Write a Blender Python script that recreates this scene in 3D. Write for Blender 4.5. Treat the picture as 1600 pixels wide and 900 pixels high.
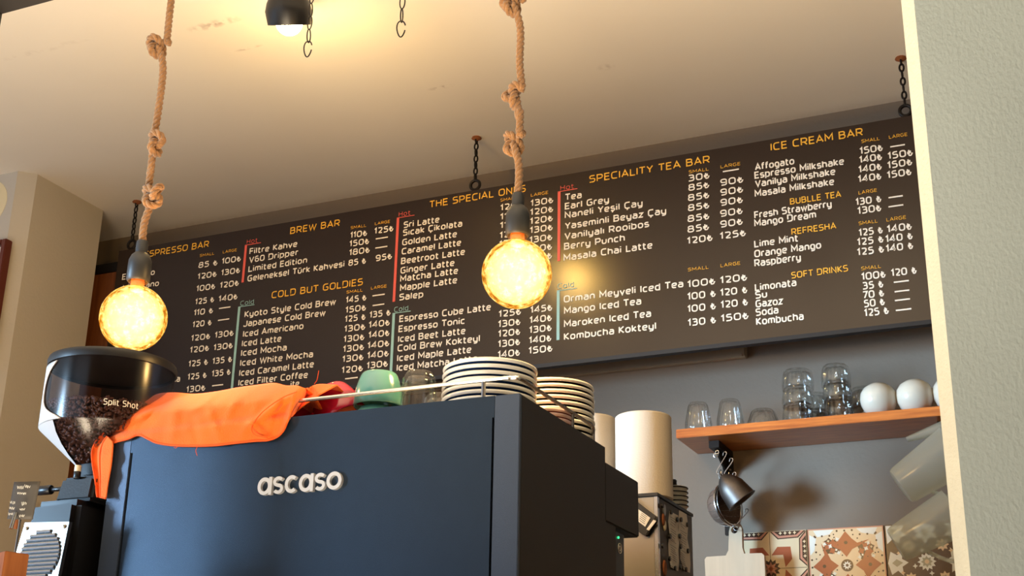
import bpy, bmesh, math, random
from math import sin, cos, pi, radians, sqrt, atan2
from mathutils import Vector, Matrix, noise
random.seed(7)
for o in list(bpy.data.objects): bpy.data.objects.remove(o)
scene = bpy.context.scene
COL = scene.collection

# ------------------------------------------------------------------ camera
FPX = 2110.5
CAM = Vector((0, 0, 1.06))
def _rot(p, y, r):
    f = Vector((sin(y)*cos(p), cos(y)*cos(p), sin(p)))
    rt = Vector((cos(y), -sin(y), 0)); up = rt.cross(f)
    return rt*cos(r)+up*sin(r), -rt*sin(r)+up*cos(r), -f
RX, RY, RZ = _rot(radians(20.202), radians(-24.493), radians(1.057))
cd = bpy.data.cameras.new('camera'); cam = bpy.data.objects.new('camera', cd); COL.objects.link(cam)
cam.matrix_world = Matrix(((RX.x, RY.x, RZ.x, CAM.x), (RX.y, RY.y, RZ.y, CAM.y), (RX.z, RY.z, RZ.z, CAM.z), (0, 0, 0, 1)))
cd.sensor_fit = 'HORIZONTAL'; cd.sensor_width = 36; cd.lens = FPX/1600*36; cd.clip_start = .05
scene.camera = cam
def ray(px, py): return RX*((px-800)/FPX) - RY*((py-450)/FPX) - RZ
def at(px, py, Y):                       # point on the vertical plane y=Y seen at that pixel of the photograph
    d = ray(px, py); return CAM + d*((Y-CAM.y)/d.y)
def atx(px, py, X):
    d = ray(px, py); return CAM + d*((X-CAM.x)/d.x)

# ------------------------------------------------------------------ world and light
w = bpy.data.worlds.new('world'); scene.world = w; w.use_nodes = True
w.node_tree.nodes['Background'].inputs[0].default_value = (.72, .84, 1.0, 1)
w.node_tree.nodes['Background'].inputs[1].default_value = .95
def light(kind, name, loc, power, color, size=.05, rot=None, sy=None):
    l = bpy.data.lights.new(name, kind); l.energy = power; l.color = color
    if kind == 'AREA':
        l.size = size
        if sy: l.shape = 'RECTANGLE'; l.size_y = sy
    elif kind != 'SUN': l.shadow_soft_size = size
    o = bpy.data.objects.new(name, l); o.location = loc
    if rot: o.rotation_euler = rot
    COL.objects.link(o); return o
# daylight from the street windows to the left of the counter
wl = light('AREA', 'window_daylight', (-3.9, .2, 1.55), 10, (.45, .72, 1), 1.0, None, 1.2)
wl.data.spread = radians(24)
wl.rotation_euler = (Vector((-.45, 3.64, 1.72))-wl.location).to_track_quat('-Z', 'Y').to_euler()
# added warm fill aimed up to brighten the ceiling, not a fitting of the room
rl = light('AREA', 'ceiling_fill', (-1.25, .7, .4), 86, (1, .82, .58), 1.6)
rl.rotation_euler = (pi-.3, 0, 0); rl.data.spread = radians(104)
scene.view_settings.view_transform = 'Standard'; scene.view_settings.look = 'None'
scene.view_settings.gamma = 1; scene.view_settings.exposure = 0.2
scene.view_settings.use_curve_mapping = False

# ------------------------------------------------------------------ materials
def s2l(c): return tuple((v/255/12.92 if v/255 <= .04045 else ((v/255+.055)/1.055)**2.4) for v in c)
def nodes(name):
    m = bpy.data.materials.new(name); m.use_nodes = True
    nt = m.node_tree; return m, nt, nt.nodes['Principled BSDF'], nt.nodes['Material Output']
def mat(name, rgb, rough=.5, metal=0, var=0, vscale=8, bump=0, bscale=60, spec=.5, coat=0, stretch=None, rgb2=None, sheen=0):
    m, nt, b, out = nodes(name); c = s2l(rgb)
    b.inputs['Base Color'].default_value = (*c, 1); b.inputs['Roughness'].default_value = rough
    b.inputs['Metallic'].default_value = metal; b.inputs['Specular IOR Level'].default_value = spec
    if coat: b.inputs['Coat Weight'].default_value = coat; b.inputs['Coat Roughness'].default_value = .08
    if sheen: b.inputs['Sheen Weight'].default_value = sheen
    tc = nt.nodes.new('ShaderNodeTexCoord'); src = tc.outputs['Object']
    if stretch:
        mp = nt.nodes.new('ShaderNodeMapping'); mp.inputs['Scale'].default_value = stretch
        nt.links.new(src, mp.inputs[0]); src = mp.outputs[0]
    if var or rgb2:
        n = nt.nodes.new('ShaderNodeTexNoise'); n.inputs['Scale'].default_value = vscale; n.inputs['Detail'].default_value = 5
        nt.links.new(src, n.inputs['Vector'])
        r = nt.nodes.new('ShaderNodeValToRGB'); r.color_ramp.elements[0].position = .32; r.color_ramp.elements[1].position = .68
        c2 = s2l(rgb2) if rgb2 else tuple(v*(1-var) for v in c)
        r.color_ramp.elements[0].color = (*c2, 1); r.color_ramp.elements[1].color = (*(c if rgb2 else tuple(min(1, v*(1+var*.4)) for v in c)), 1)
        nt.links.new(n.outputs[0], r.inputs[0]); nt.links.new(r.outputs[0], b.inputs['Base Color'])
    if bump:
        n = nt.nodes.new('ShaderNodeTexNoise'); n.inputs['Scale'].default_value = bscale; n.inputs['Detail'].default_value = 3
        nt.links.new(src, n.inputs['Vector'])
        bp = nt.nodes.new('ShaderNodeBump'); bp.inputs['Strength'].default_value = bump; bp.inputs['Distance'].default_value = .002
        nt.links.new(n.outputs[0], bp.inputs['Height']); nt.links.new(bp.outputs[0], b.inputs['Normal'])
    return m
def emis(name, rgb, st):
    m, nt, b, out = nodes(name); nt.nodes.remove(b)
    e = nt.nodes.new('ShaderNodeEmission'); e.inputs[0].default_value = (*s2l(rgb), 1); e.inputs[1].default_value = st
    nt.links.new(e.outputs[0], out.inputs[0]); return m
def thin(name, rgb, gloss=.08, rough=.05, diffuse=0, drgb=(255, 255, 255), edge=.5):
    # thin clear or tinted plastic / glass wall: transmits, reflects by Fresnel, optionally a little milky
    m, nt, b, out = nodes(name); nt.nodes.remove(b)
    t = nt.nodes.new('ShaderNodeBsdfTransparent'); t.inputs[0].default_value = (*s2l(rgb), 1)
    g = nt.nodes.new('ShaderNodeBsdfGlossy'); g.inputs['Roughness'].default_value = rough
    lw = nt.nodes.new('ShaderNodeLayerWeight'); lw.inputs[0].default_value = .5
    f = nt.nodes.new('ShaderNodeMath'); f.operation = 'POWER'; f.inputs[1].default_value = 3.5; nt.links.new(lw.outputs['Facing'], f.inputs[0])
    ad = nt.nodes.new('ShaderNodeMath'); ad.operation = 'MULTIPLY_ADD'; ad.inputs[1].default_value = edge*.9; ad.inputs[2].default_value = gloss*.5
    nt.links.new(f.outputs[0], ad.inputs[0]); cl = nt.nodes.new('ShaderNodeClamp'); nt.links.new(ad.outputs[0], cl.inputs[0])
    base = t.outputs[0]
    if diffuse:
        d = nt.nodes.new('ShaderNodeBsdfDiffuse'); d.inputs[0].default_value = (*s2l(drgb), 1)
        tl = nt.nodes.new('ShaderNodeBsdfTranslucent'); tl.inputs[0].default_value = (*s2l(drgb), 1)
        a = nt.nodes.new('ShaderNodeMixShader'); a.inputs[0].default_value = .5
        nt.links.new(d.outputs[0], a.inputs[1]); nt.links.new(tl.outputs[0], a.inputs[2])
        x = nt.nodes.new('ShaderNodeMixShader'); x.inputs[0].default_value = diffuse
        nt.links.new(base, x.inputs[1]); nt.links.new(a.outputs[0], x.inputs[2]); base = x.outputs[0]
    mx = nt.nodes.new('ShaderNodeMixShader')
    nt.links.new(cl.outputs[0], mx.inputs[0]); nt.links.new(base, mx.inputs[1]); nt.links.new(g.outputs[0], mx.inputs[2])
    nt.links.new(mx.outputs[0], out.inputs[0]); return m

M = dict(
 ceiling=mat('ceiling_paint', (250, 243, 230), .75, var=.04, vscale=1.3, bump=.25, bscale=25),
 wall=mat('grey_wall_paint', (130, 116, 101), .8, var=.05, vscale=3, bump=.5, bscale=90),
 column=mat('column_paint', (196, 190, 180), .8, var=.04, vscale=3, bump=.4, bscale=90),
 pillar=mat('textured_pillar_paint', (142, 153, 154), .85, var=.05, vscale=6, bump=.7, bscale=190, stretch=(1, 1, .7)),
 strip=mat('lamp_lit_edge_paint', (192, 194, 184), .8, var=.04, vscale=30, bump=.8, bscale=200),  # edge lighter than the pillar face: lamp light put into the paint
 floor=mat('floor_wood', (128, 88, 58), .5, var=.25, vscale=3, stretch=(1, 8, 1)),
 counter=mat('counter_wood', (110, 70, 42), .5, var=.3, vscale=4, stretch=(1, 8, 1)),
 board=mat('menu_board_print', (30, 14, 12), .21, var=.1, vscale=2.5, spec=.5),
 board_edge=mat('board_edge', (20, 15, 14), .6),
 t_white=mat('white_print', (240, 230, 214), .5), t_gold=mat('gold_print', (240, 178, 52), .5),
 t_red=mat('red_print', (228, 92, 78), .5), t_teal=mat('pale_teal_print', (152, 196, 192), .5),
 black=mat('black_satin', (22, 21, 22), .38), blackmat=mat('black_matte', (26, 26, 28), .6, bump=.2, bscale=300),
 blackmetal=mat('black_iron', (34, 30, 28), .45, .7), chrome=mat('brushed_steel', (200, 200, 202), .25, 1),
 steel=mat('dull_steel', (170, 164, 154), .3, 1, var=.12, vscale=6), side_dark=mat('appliance_side_paint', (66, 60, 54), .5), darksteel=mat('dark_tin', (112, 104, 98), .48, 1, var=.25, vscale=30),
 rust=mat('rusty_plug', (150, 88, 48), .8, var=.3, vscale=60),
 machine=mat('midnight_blue_coated_steel', (44, 56, 70), .36, .6, var=.05, vscale=30, bump=.25, bscale=900),
 machine_post=mat('blue_grey_coated_post', (72, 82, 98), .42, .5, bump=.25, bscale=900),
 machine_side=mat('dark_reflection_steel', (48, 44, 42), .5, .3, bump=.2, bscale=900),  # dark reflections on the machine's sides put into the steel colour
 rope=mat('jute_fibre', (146, 104, 62), .9, var=.35, vscale=160, bump=1, bscale=500, sheen=.3),
 orange=None, white=mat('white_porcelain', (238, 236, 230), .18, coat=.4), navy=mat('navy_glaze', (30, 52, 92), .2, coat=.5),
 gap_shade=mat('gap_shade_black', (24, 26, 32), .25), pink=mat('pink_porcelain', (226, 190, 184), .25), maroon=mat('maroon_glaze', (140, 30, 50), .2, coat=.5),  # the black stands for shade between the rear saucers, put into colour
 crimson=mat('crimson_glaze', (190, 22, 62), .15, coat=.6), sage=mat('sage_green_glaze', (92, 160, 158), .16, coat=.6),
 egg=mat('cream_ceramic', (206, 202, 188), .22, coat=.3), paper=mat('paper_roll', (216, 205, 188), .9, bump=.3, bscale=250),
 note=mat('note_paper', (236, 228, 214), .9), shelf=mat('varnished_pine_orange', (214, 124, 50), .28, rgb2=(172, 86, 32), vscale=9, stretch=(1, 14, 14), coat=.2),
 wood=mat('warm_wood', (176, 108, 60), .45, rgb2=(140, 80, 42), vscale=6, stretch=(10, 10, 1)),
 cabinet=mat('cabinet_wood', (150, 88, 44), .5, rgb2=(118, 64, 30), vscale=6, stretch=(12, 12, 1)), darkwood=mat('red_brown_wood', (96, 40, 26), .5),
 cutting=mat('beech_board', (206, 178, 146), .6, var=.08, vscale=5, stretch=(10, 1, 1)),
 beige=mat('beige_casing', (170, 150, 122), .6, var=.12, vscale=5), cream=mat('cream_enamel', (230, 216, 178), .35),
 bean=mat('roasted_bean', (96, 62, 48), .35, var=.3, vscale=200), grout=mat('tile_grout', (120, 106, 92), .9),
 glass=thin('clear_glass', (253, 253, 252), .08, .06, edge=.75), clear=thin('clear_bulb_neck', (255, 214, 160), .1, .05),
 smoke=thin('smoked_plastic', (206, 200, 202), .08, .2, edge=.35), milky=thin('frosted_plastic', (235, 238, 232), .05, .2, .36, (236, 240, 230), .25),
 sign=mat('slate_card', (84, 80, 76), .6), chalk=mat('chalk_writing', (232, 232, 226), .7), silver=mat('silver_shell', (214, 214, 216), .35, .3),
 orange_led=emis('power_led', (60, 255, 140), 2),
 socket=mat('black_silicone', (30, 32, 36), .45),
)
def ceiling_stains():
    m = M['ceiling']; nt = m.node_tree; b = nt.nodes['Principled BSDF']
    src = b.inputs['Base Color'].links[0].from_socket
    tc = nt.nodes.new('ShaderNodeTexCoord')
    for (x, y, rx, ry, st) in ((-2.03, 2.52, .10, .022, .55), (-1.63, 3.06, .05, .012, .5), (-2.02, 2.66, .05, .008, .5), (-1.15, 3.13, .03, .02, .25), (-2.55, 2.45, .2, .015, .14)):
        mp = nt.nodes.new('ShaderNodeMapping'); mp.inputs['Location'].default_value = (-x/rx, -y/ry, 0); mp.inputs['Scale'].default_value = (1/rx, 1/ry, 0)
        nt.links.new(tc.outputs['Object'], mp.inputs[0])
        ln = nt.nodes.new('ShaderNodeVectorMath'); ln.operation = 'LENGTH'; nt.links.new(mp.outputs[0], ln.inputs[0])
        no = nt.nodes.new('ShaderNodeTexNoise'); no.inputs['Scale'].default_value = 40; nt.links.new(tc.outputs['Object'], no.inputs[0])
        a = nt.nodes.new('ShaderNodeMapRange'); a.inputs[1].default_value = 0; a.inputs[2].default_value = 1; a.inputs[3].default_value = .6; a.inputs[4].default_value = 0
        nt.links.new(ln.outputs[1], a.inputs[0])
        b2 = nt.nodes.new('ShaderNodeMath'); b2.operation = 'MULTIPLY'; nt.links.new(a.outputs[0], b2.inputs[0])
        c = nt.nodes.new('ShaderNodeMapRange'); c.inputs[1].default_value = .45; c.inputs[2].default_value = .6; c.inputs[4].default_value = st*1.6
        nt.links.new(no.outputs[0], c.inputs[0]); nt.links.new(c.outputs[0], b2.inputs[1])
        mx = nt.nodes.new('ShaderNodeMixRGB'); mx.inputs[2].default_value = (*s2l((120, 84, 56)), 1)
        nt.links.new(b2.outputs[0], mx.inputs[0]); nt.links.new(src, mx.inputs[1]); src = mx.outputs[0]
    nt.links.new(src, b.inputs['Base Color'])
ceiling_stains()
def cloth_mat():
    m = mat('orange_microfibre', (250, 104, 8), .85, var=.12, vscale=14, sheen=.15); nt = m.node_tree; b = nt.nodes['Principled BSDF']
    tc = nt.nodes.new('ShaderNodeTexCoord'); wv = nt.nodes.new('ShaderNodeTexVoronoi'); wv.inputs['Scale'].default_value = 420
    nt.links.new(tc.outputs['Object'], wv.inputs[0]); bp = nt.nodes.new('ShaderNodeBump'); bp.inputs['Strength'].default_value = .6; bp.inputs['Distance'].default_value = .001
    nt.links.new(wv.outputs[0], bp.inputs['Height']); nt.links.new(bp.outputs[0], b.inputs['Normal']); return m
M['orange'] = cloth_mat(); M['hem'] = mat('orange_stitching', (240, 88, 10), .8)
def globe_mat():
    # lit amber glass: glows, mottled gold where the foil of the glass shows, partly clear so the core shines through
    m, nt, b, out = nodes('lit_amber_glass'); nt.nodes.remove(b)
    tc = nt.nodes.new('ShaderNodeTexCoord')
    no = nt.nodes.new('ShaderNodeTexNoise'); no.inputs['Scale'].default_value = 75; no.inputs['Detail'].default_value = 4; no.inputs['Roughness'].default_value = .65
    nt.links.new(tc.outputs['Object'], no.inputs[0])
    r = nt.nodes.new('ShaderNodeValToRGB'); e = r.color_ramp.elements
    e[0].position = .41; e[0].color = (*s2l((255, 146, 28)), 1); e[1].position = .68; e[1].color = (1, .80, .36, 1)
    x = e.new(.53); x.color = (*s2l((255, 200, 90)), 1)
    nt.links.new(no.outputs[0], r.inputs[0])
    st = nt.nodes.new('ShaderNodeMapRange'); st.inputs[1].default_value = .36; st.inputs[2].default_value = .62; st.inputs[3].default_value = .42; st.inputs[4].default_value = 1.7
    nt.links.new(no.outputs[0], st.inputs[0])
    em = nt.nodes.new('ShaderNodeEmission'); nt.links.new(r.outputs[0], em.inputs[0]); nt.links.new(st.outputs[0], em.inputs[1])
    t = nt.nodes.new('ShaderNodeBsdfTransparent'); t.inputs[0].default_value = (1, .78, .4, 1)
    mx = nt.nodes.new('ShaderNodeMixShader'); mx.inputs[0].default_value = .74
    nt.links.new(t.outputs[0], mx.inputs[1]); nt.links.new(em.outputs[0], mx.inputs[2]); nt.links.new(mx.outputs[0], out.inputs[0]); return m
M['globe'] = globe_mat()
def core_mat():
    m, nt, b, out = nodes('bulb_core_glow'); nt.nodes.remove(b); e = nt.nodes.new('ShaderNodeEmission')
    e.inputs[0].default_value = (1, .84, .56, 1); e.inputs[1].default_value = 90; nt.links.new(e.outputs[0], out.inputs['Volume']); return m
M['core'] = core_mat(); M['spot_bulb'] = emis('spot_bulb', (255, 200, 100), 230)

# ------------------------------------------------------------------ helpers
def obj(name, bm, m, parent=None, smooth=False, loc=None):
    me = bpy.data.meshes.new(name); bm.to_mesh(me); bm.free()
    for k in (m if isinstance(m, (list, tuple)) else [m]): me.materials.append(M[k] if isinstance(k, str) else k)
    if smooth:
        for p in me.polygons: p.use_smooth = True
        if smooth != 'all':
            try: me.set_sharp_from_angle(angle=radians(40))
            except Exception: pass
    o = bpy.data.objects.new(name, me); COL.objects.link(o)
    if loc is not None: o.location = loc
    if parent: o.parent = parent
    return o
def thing(name, label, cat, loc=(0, 0, 0), group=None):
    o = bpy.data.objects.new(name, None); COL.objects.link(o); o.location = loc; o.empty_display_size = .05
    o['label'] = label; o['category'] = cat
    if group: o['group'] = group
    return o
def tag(o, label, cat, group=None, kind=None):
    o['label'] = label
    o['category'] = cat
    if group: o['group'] = group
    if kind: o['kind'] = kind
    return o
def struct(o): o['kind'] = 'structure'; return o
def dup(root, loc, label, rotz=None, group=None):
    r = root.copy(); COL.objects.link(r); r.location = loc; r['label'] = label
    if group: r['group'] = group
    if rotz is not None: r.rotation_euler = (0, 0, rotz)
    for ch in list(root.children):
        c = ch.copy(); COL.objects.link(c); c.parent = r
        for g in list(ch.children):
            d = g.copy(); COL.objects.link(d); d.parent = c
    return r
def box(bm, x0, x1, y0, y1, z0, z1, bev=0, mi=0):
    g = bmesh.ops.create_cube(bm, size=1)
    for v in g['verts']:
        v.co = Vector(((x0+x1)/2+v.co.x*(x1-x0), (y0+y1)/2+v.co.y*(y1-y0), (z0+z1)/2+v.co.z*(z1-z0)))
    if bev:
        es = list({e for v in g['verts'] for e in v.link_edges})
        r = bmesh.ops.bevel(bm, geom=es, offset=bev, segments=2, affect='EDGES')
    elif mi:
        for f in {f for v in g['verts'] for f in v.link_faces}: f.material_index = mi
def boxo(name, x0, x1, y0, y1, z0, z1, m, parent=None, bev=0):
    bm = bmesh.new(); box(bm, x0, x1, y0, y1, z0, z1, bev); return obj(name, bm, m, parent)
def prism(bm, pts, z0, z1, mi=0):
    a = [bm.verts.new((p[0], p[1], z0)) for p in pts]; b = [bm.verts.new((p[0], p[1], z1)) for p in pts]
    n = len(pts); fs = [bm.faces.new(a[::-1]), bm.faces.new(b)]
    for i in range(n): fs.append(bm.faces.new((a[i], a[(i+1) % n], b[(i+1) % n], b[i])))
    for f in fs: f.material_index = mi
def lathe(bm, prof, seg=32, mat_=None, rib=0, ribn=0, mats=None, a0=0, a1=2*pi):
    """prof: (r,z[,rib weight]) ; mat_: optional 4x4"""
    full = abs(a1-a0-2*pi) < 1e-6; n = seg if full else seg+1; rings = []
    for p in prof:
        r, z = p[0], p[1]; k = p[2] if len(p) > 2 else 0; ring = []
        if r < 1e-6:
            v = Vector((0, 0, z)); ring = [bm.verts.new(mat_ @ v if mat_ else v)]
        else:
            for i in range(n):
                a = a0+(a1-a0)*i/seg; rr = r*(1+k*rib*cos(a*ribn)); v = Vector((rr*cos(a), rr*sin(a), z))
                ring.append(bm.verts.new(mat_ @ v if mat_ else v))
        rings.append(ring)
    for j in range(len(rings)-1):
        A, B = rings[j], rings[j+1]
        for i in range(seg):
            i2 = (i+1) % n
            if len(A) == 1 and len(B) == 1: continue
            if len(A) == 1: f = bm.faces.new((A[0], B[i2], B[i]))
            elif len(B) == 1: f = bm.faces.new((A[i], A[i2], B[0]))
            else: f = bm.faces.new((A[i], A[i2], B[i2], B[i]))
            if mats: f.material_index = mats[j]
def frame_mat(p, axis, up=Vector((0, 0, 1))):
    z = Vector(axis).normalized(); x = up.cross(z)
    if x.length < 1e-4: x = Vector((1, 0, 0))
    x.normalize(); y = z.cross(x)
    return Matrix(((x.x, y.x, z.x, p[0]), (x.y, y.y, z.y, p[1]), (x.z, y.z, z.z, p[2]), (0, 0, 0, 1)))
def tube(bm, pts, r, seg=8, closed=False, cap=True):
    pts = [Vector(p) for p in pts]; n = len(pts); rs = r if isinstance(r, (list, tuple)) else [r]*n
    T = []
    for i in range(n):
        a = pts[(i-1) % n] if (closed or i) else pts[0]; b = pts[(i+1) % n] if (closed or i < n-1) else pts[-1]
        T.append((b-a).normalized())
    N = T[0].orthogonal().normalized(); rings = []
    for i in range(n):
        N = (N-T[i]*N.dot(T[i])); N.normalize(); B = T[i].cross(N)
        rings.append([bm.verts.new(pts[i]+(N*cos(2*pi*k/seg)+B*sin(2*pi*k/seg))*rs[i]) for k in range(seg)])
    for i in range(n if closed else n-1):
        A, B = rings[i], rings[(i+1) % n]
        for k in range(seg):
            try: bm.faces.new((A[k], A[(k+1) % seg], B[(k+1) % seg], B[k]))
            except ValueError: pass
    if cap and not closed:
        bm.faces.new(rings[0][::-1]); bm.faces.new(rings[-1])
def tubeo(name, pts, r, m, parent=None, seg=8, closed=False):
    bm = bmesh.new(); tube(bm, pts, r, seg, closed); return obj(name, bm, m, parent, True)
def catmull(P, n=8, closed=False):
    P = [Vector(p) for p in P]; out = []; L = len(P)
    for i in range(L if closed else L-1):
        p1, p2 = P[i], P[(i+1) % L]
        p0 = P[(i-1) % L] if (closed or i) else p1*2-p2; p3 = P[(i+2) % L] if (closed or i < L-2) else p2*2-p1
        for k in range(n):
            t = k/n; out.append(.5*((2*p1)+(p2-p0)*t+(2*p0-5*p1+4*p2-p3)*t*t+(3*p1-p0-3*p2+p3)*t**3))
    if not closed: out.append(P[-1])
    return out

# ------------------------------------------------------------------ wide rounded sign lettering, drawn as strokes
GLY = {
 'a': (.66, [[(.08,.72),(.6,.72),(.6,0)], [(.6,.42),(.05,.42),(.05,0),(.6,0)]]), 'b': (.68, [[(.05,1),(.05,0,0),(.62,0),(.62,.72),(.05,.72)]]),
 'c': (.6, [[(.56,.72),(.05,.72),(.05,0),(.56,0)]]), 'd': (.66, [[(.6,1),(.6,0,0),(.05,0),(.05,.72),(.6,.72)]]),
 'e': (.66, [[(.05,.36),(.6,.36),(.6,.72),(.05,.72),(.05,0),(.57,0)]]), 'f': (.42, [[(.13,0),(.13,1),(.42,1)], [(-.02,.7),(.38,.7)]]),
 'g': (.66, [[(.6,.02),(.05,.02),(.05,.72),(.6,.72),(.6,-.26),(.1,-.26)]]), 'h': (.66, [[(.05,1),(.05,0)], [(.05,.72),(.6,.72),(.6,0)]]),
 'i': (.12, [[(.05,.72),(.05,0)], [(.05,.9),(.05,1.03)]]), 'ı': (.12, [[(.05,.72),(.05,0)]]), 'k': (.6, [[(.05,1),(.05,0)], [(.54,.72),(.1,.36),(.57,0)]]),
 'l': (.12, [[(.05,1),(.05,0)]]), 'm': (1.0, [[(.05,0),(.05,.72),(.49,.72),(.49,0)], [(.45,.72),(.93,.72),(.93,0)]]), 'n': (.66, [[(.05,0),(.05,.72),(.6,.72),(.6,0)]]),
 'o': (.70, [[(.05,0),(.05,.72),(.64,.72),(.64,0),'c']]), 'p': (.68, [[(.05,-.26),(.05,.72,0),(.62,.72),(.62,0),(.05,0)]]), 'r': (.42, [[(.05,0),(.05,.72),(.42,.72)]]),
 's': (.58, [[(.52,.72),(.05,.72),(.05,.37),(.54,.37),(.54,0),(.03,0)]]), 'ş': (.58, [[(.52,.72),(.05,.72),(.05,.37),(.54,.37),(.54,0),(.03,0)], [(.3,-.02),(.3,-.24),(.16,-.24)]]),
 't': (.44, [[(.13,.98),(.13,0),(.42,0)], [(-.02,.7),(.4,.7)]]), 'u': (.66, [[(.05,.72),(.05,0),(.6,0),(.6,.72)]]), 'ü': (.66, [[(.05,.72),(.05,0),(.6,0),(.6,.72)], [(.2,.9),(.2,1.03)], [(.46,.9),(.46,1.03)]]),
 'v': (.62, [[(.02,.72),(.31,0),(.6,.72),'s']]), 'w': (.9, [[(.02,.72),(.24,0),(.45,.66),(.66,0),(.88,.72),'s']]), 'y': (.66, [[(.05,.72),(.05,.02),(.6,.02)], [(.6,.72),(.6,-.26),(.1,-.26)]]), 'z': (.58, [[(.03,.72),(.55,.72),(.03,0),(.57,0),'s']]),
 'A': (.82, [[(.02,0),(.40,1),(.80,0),'s'], [(.14,.3),(.66,.3),'s']]), 'B': (.76, [[(.05,0),(.05,1,0),(.64,1),(.64,.53),(.05,.53)], [(.1,.53),(.70,.53),(.70,0),(.05,0,0),(.05,.3)]]), 'C': (.76, [[(.72,1),(.05,1),(.05,0),(.72,0)]]),
 'Ç': (.76, [[(.72,1),(.05,1),(.05,0),(.72,0)], [(.42,-.02),(.42,-.24),(.28,-.24)]]), 'D': (.80, [[(.05,.1),(.05,1,0),(.74,1),(.74,0),(.05,0,0),(.05,.3)]]), 'E': (.66, [[(.62,1),(.05,1),(.05,0),(.63,0),'s'], [(.05,.52),(.58,.52)]]),
 'F': (.62, [[(.6,1),(.05,1),(.05,0),'s'], [(.05,.5),(.56,.5)]]), 'G': (.8, [[(.72,1),(.05,1),(.05,0),(.74,0),(.74,.5),(.42,.5)]]), 'H': (.78, [[(.05,1),(.05,0)], [(.72,1),(.72,0)], [(.05,.52),(.72,.52)]]), 'I': (.12, [[(.05,1),(.05,0)]]), 'J': (.6, [[(.55,1),(.55,0),(.02,0),(.02,.2)]]),
 'J': (.6, [[(.55,1),(.55,0),(.02,0),(.02,.2)]]), 'K': (.7, [[(.05,1),(.05,0)], [(.64,1),(.12,.52),(.68,0),'s']]), 'L': (.6, [[(.05,1),(.05,0),(.6,0),'s']]), 'M': (.94, [[(.05,0),(.05,1),(.46,.3),(.88,1),(.88,0),'s']]), 'N': (.8, [[(.05,0),(.05,1),(.73,0),(.73,1),'s']]),
 'O': (.84, [[(.05,0),(.05,1),(.78,1),(.78,0),'c']]), 'P': (.74, [[(.05,0),(.05,1,0),(.70,1),(.70,.4),(.05,.4)]]), 'R': (.76, [[(.05,0),(.05,1,0),(.70,1),(.70,.42),(.05,.42)], [(.38,.42),(.72,0),'s']]),
 'S': (.72, [[(.66,1),(.05,1),(.05,.53),(.68,.53),(.68,0),(.03,0)]]), 'T': (.7, [[(0,1),(.7,1)], [(.35,1),(.35,0)]]), 'U': (.78, [[(.05,1),(.05,0),(.72,0),(.72,1)]]), 'V': (.76, [[(.02,1),(.38,0),(.74,1),'s']]),
 'W': (1.1, [[(.02,1),(.29,0),(.55,.9),(.81,0),(1.08,1),'s']]), 'Y': (.72, [[(.02,1),(.36,.48),(.70,1),'s'], [(.36,.48),(.36,0)]]),
 '0': (.74, [[(.05,0),(.05,1),(.68,1),(.68,0),'c']]), '1': (.28, [[(-.02,.78),(.2,1),(.2,0),'s']]), '2': (.66, [[(.04,.98),(.60,.98),(.60,.54),(.05,.02),(.64,0)]]), '3': (.66, [[(.04,1),(.57,1),(.57,.54),(.18,.54)], [(.25,.54),(.61,.54),(.61,0),(.02,0)]]),
 '4': (.72, [[(.52,0),(.52,1),(.03,.27),(.70,.27),'s']]), '5': (.66, [[(.58,1),(.09,1),(.07,.58),(.61,.58),(.61,0),(.03,0)]]), '6': (.68, [[(.54,1),(.05,1),(.05,0),(.63,0),(.63,.57),(.05,.57)]]), '7': (.6, [[(.02,1),(.58,1),(.2,0),'s']]),
 '8': (.7, [[(.08,.54),(.08,1),(.62,1),(.62,.54),'c'], [(.04,0),(.04,.54),(.66,.54),(.66,0),'c']]), '9': (.68, [[(.10,0),(.63,0),(.63,1),(.05,1),(.05,.43),(.63,.43)]]), '₺': (.56, [[(.16,.95),(.16,0),(.42,0),(.56,.42)], [(-.04,.52),(.42,.74)], [(-.04,.30),(.42,.52)]]), ' ': (.3, []),
}
def fillet(pts, closed, r):
    n = len(pts); out = []
    for i in range(n):
        p = Vector((*pts[i][:2], 0))
        if (not closed and i in (0, n-1)) or len(pts[i]) == 3: out.append(p); continue
        a = Vector((*pts[i-1][:2], 0)); b = Vector((*pts[(i+1) % n][:2], 0)); da = (a-p); db = (b-p)
        rr = min(r, da.length*.5, db.length*.5); A = p+da.normalized()*rr; B = p+db.normalized()*rr
        for k in range(5):
            t = k/4; out.append(A*(1-t)**2+p*2*t*(1-t)*1.0+B*t*t)
    return out
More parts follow.
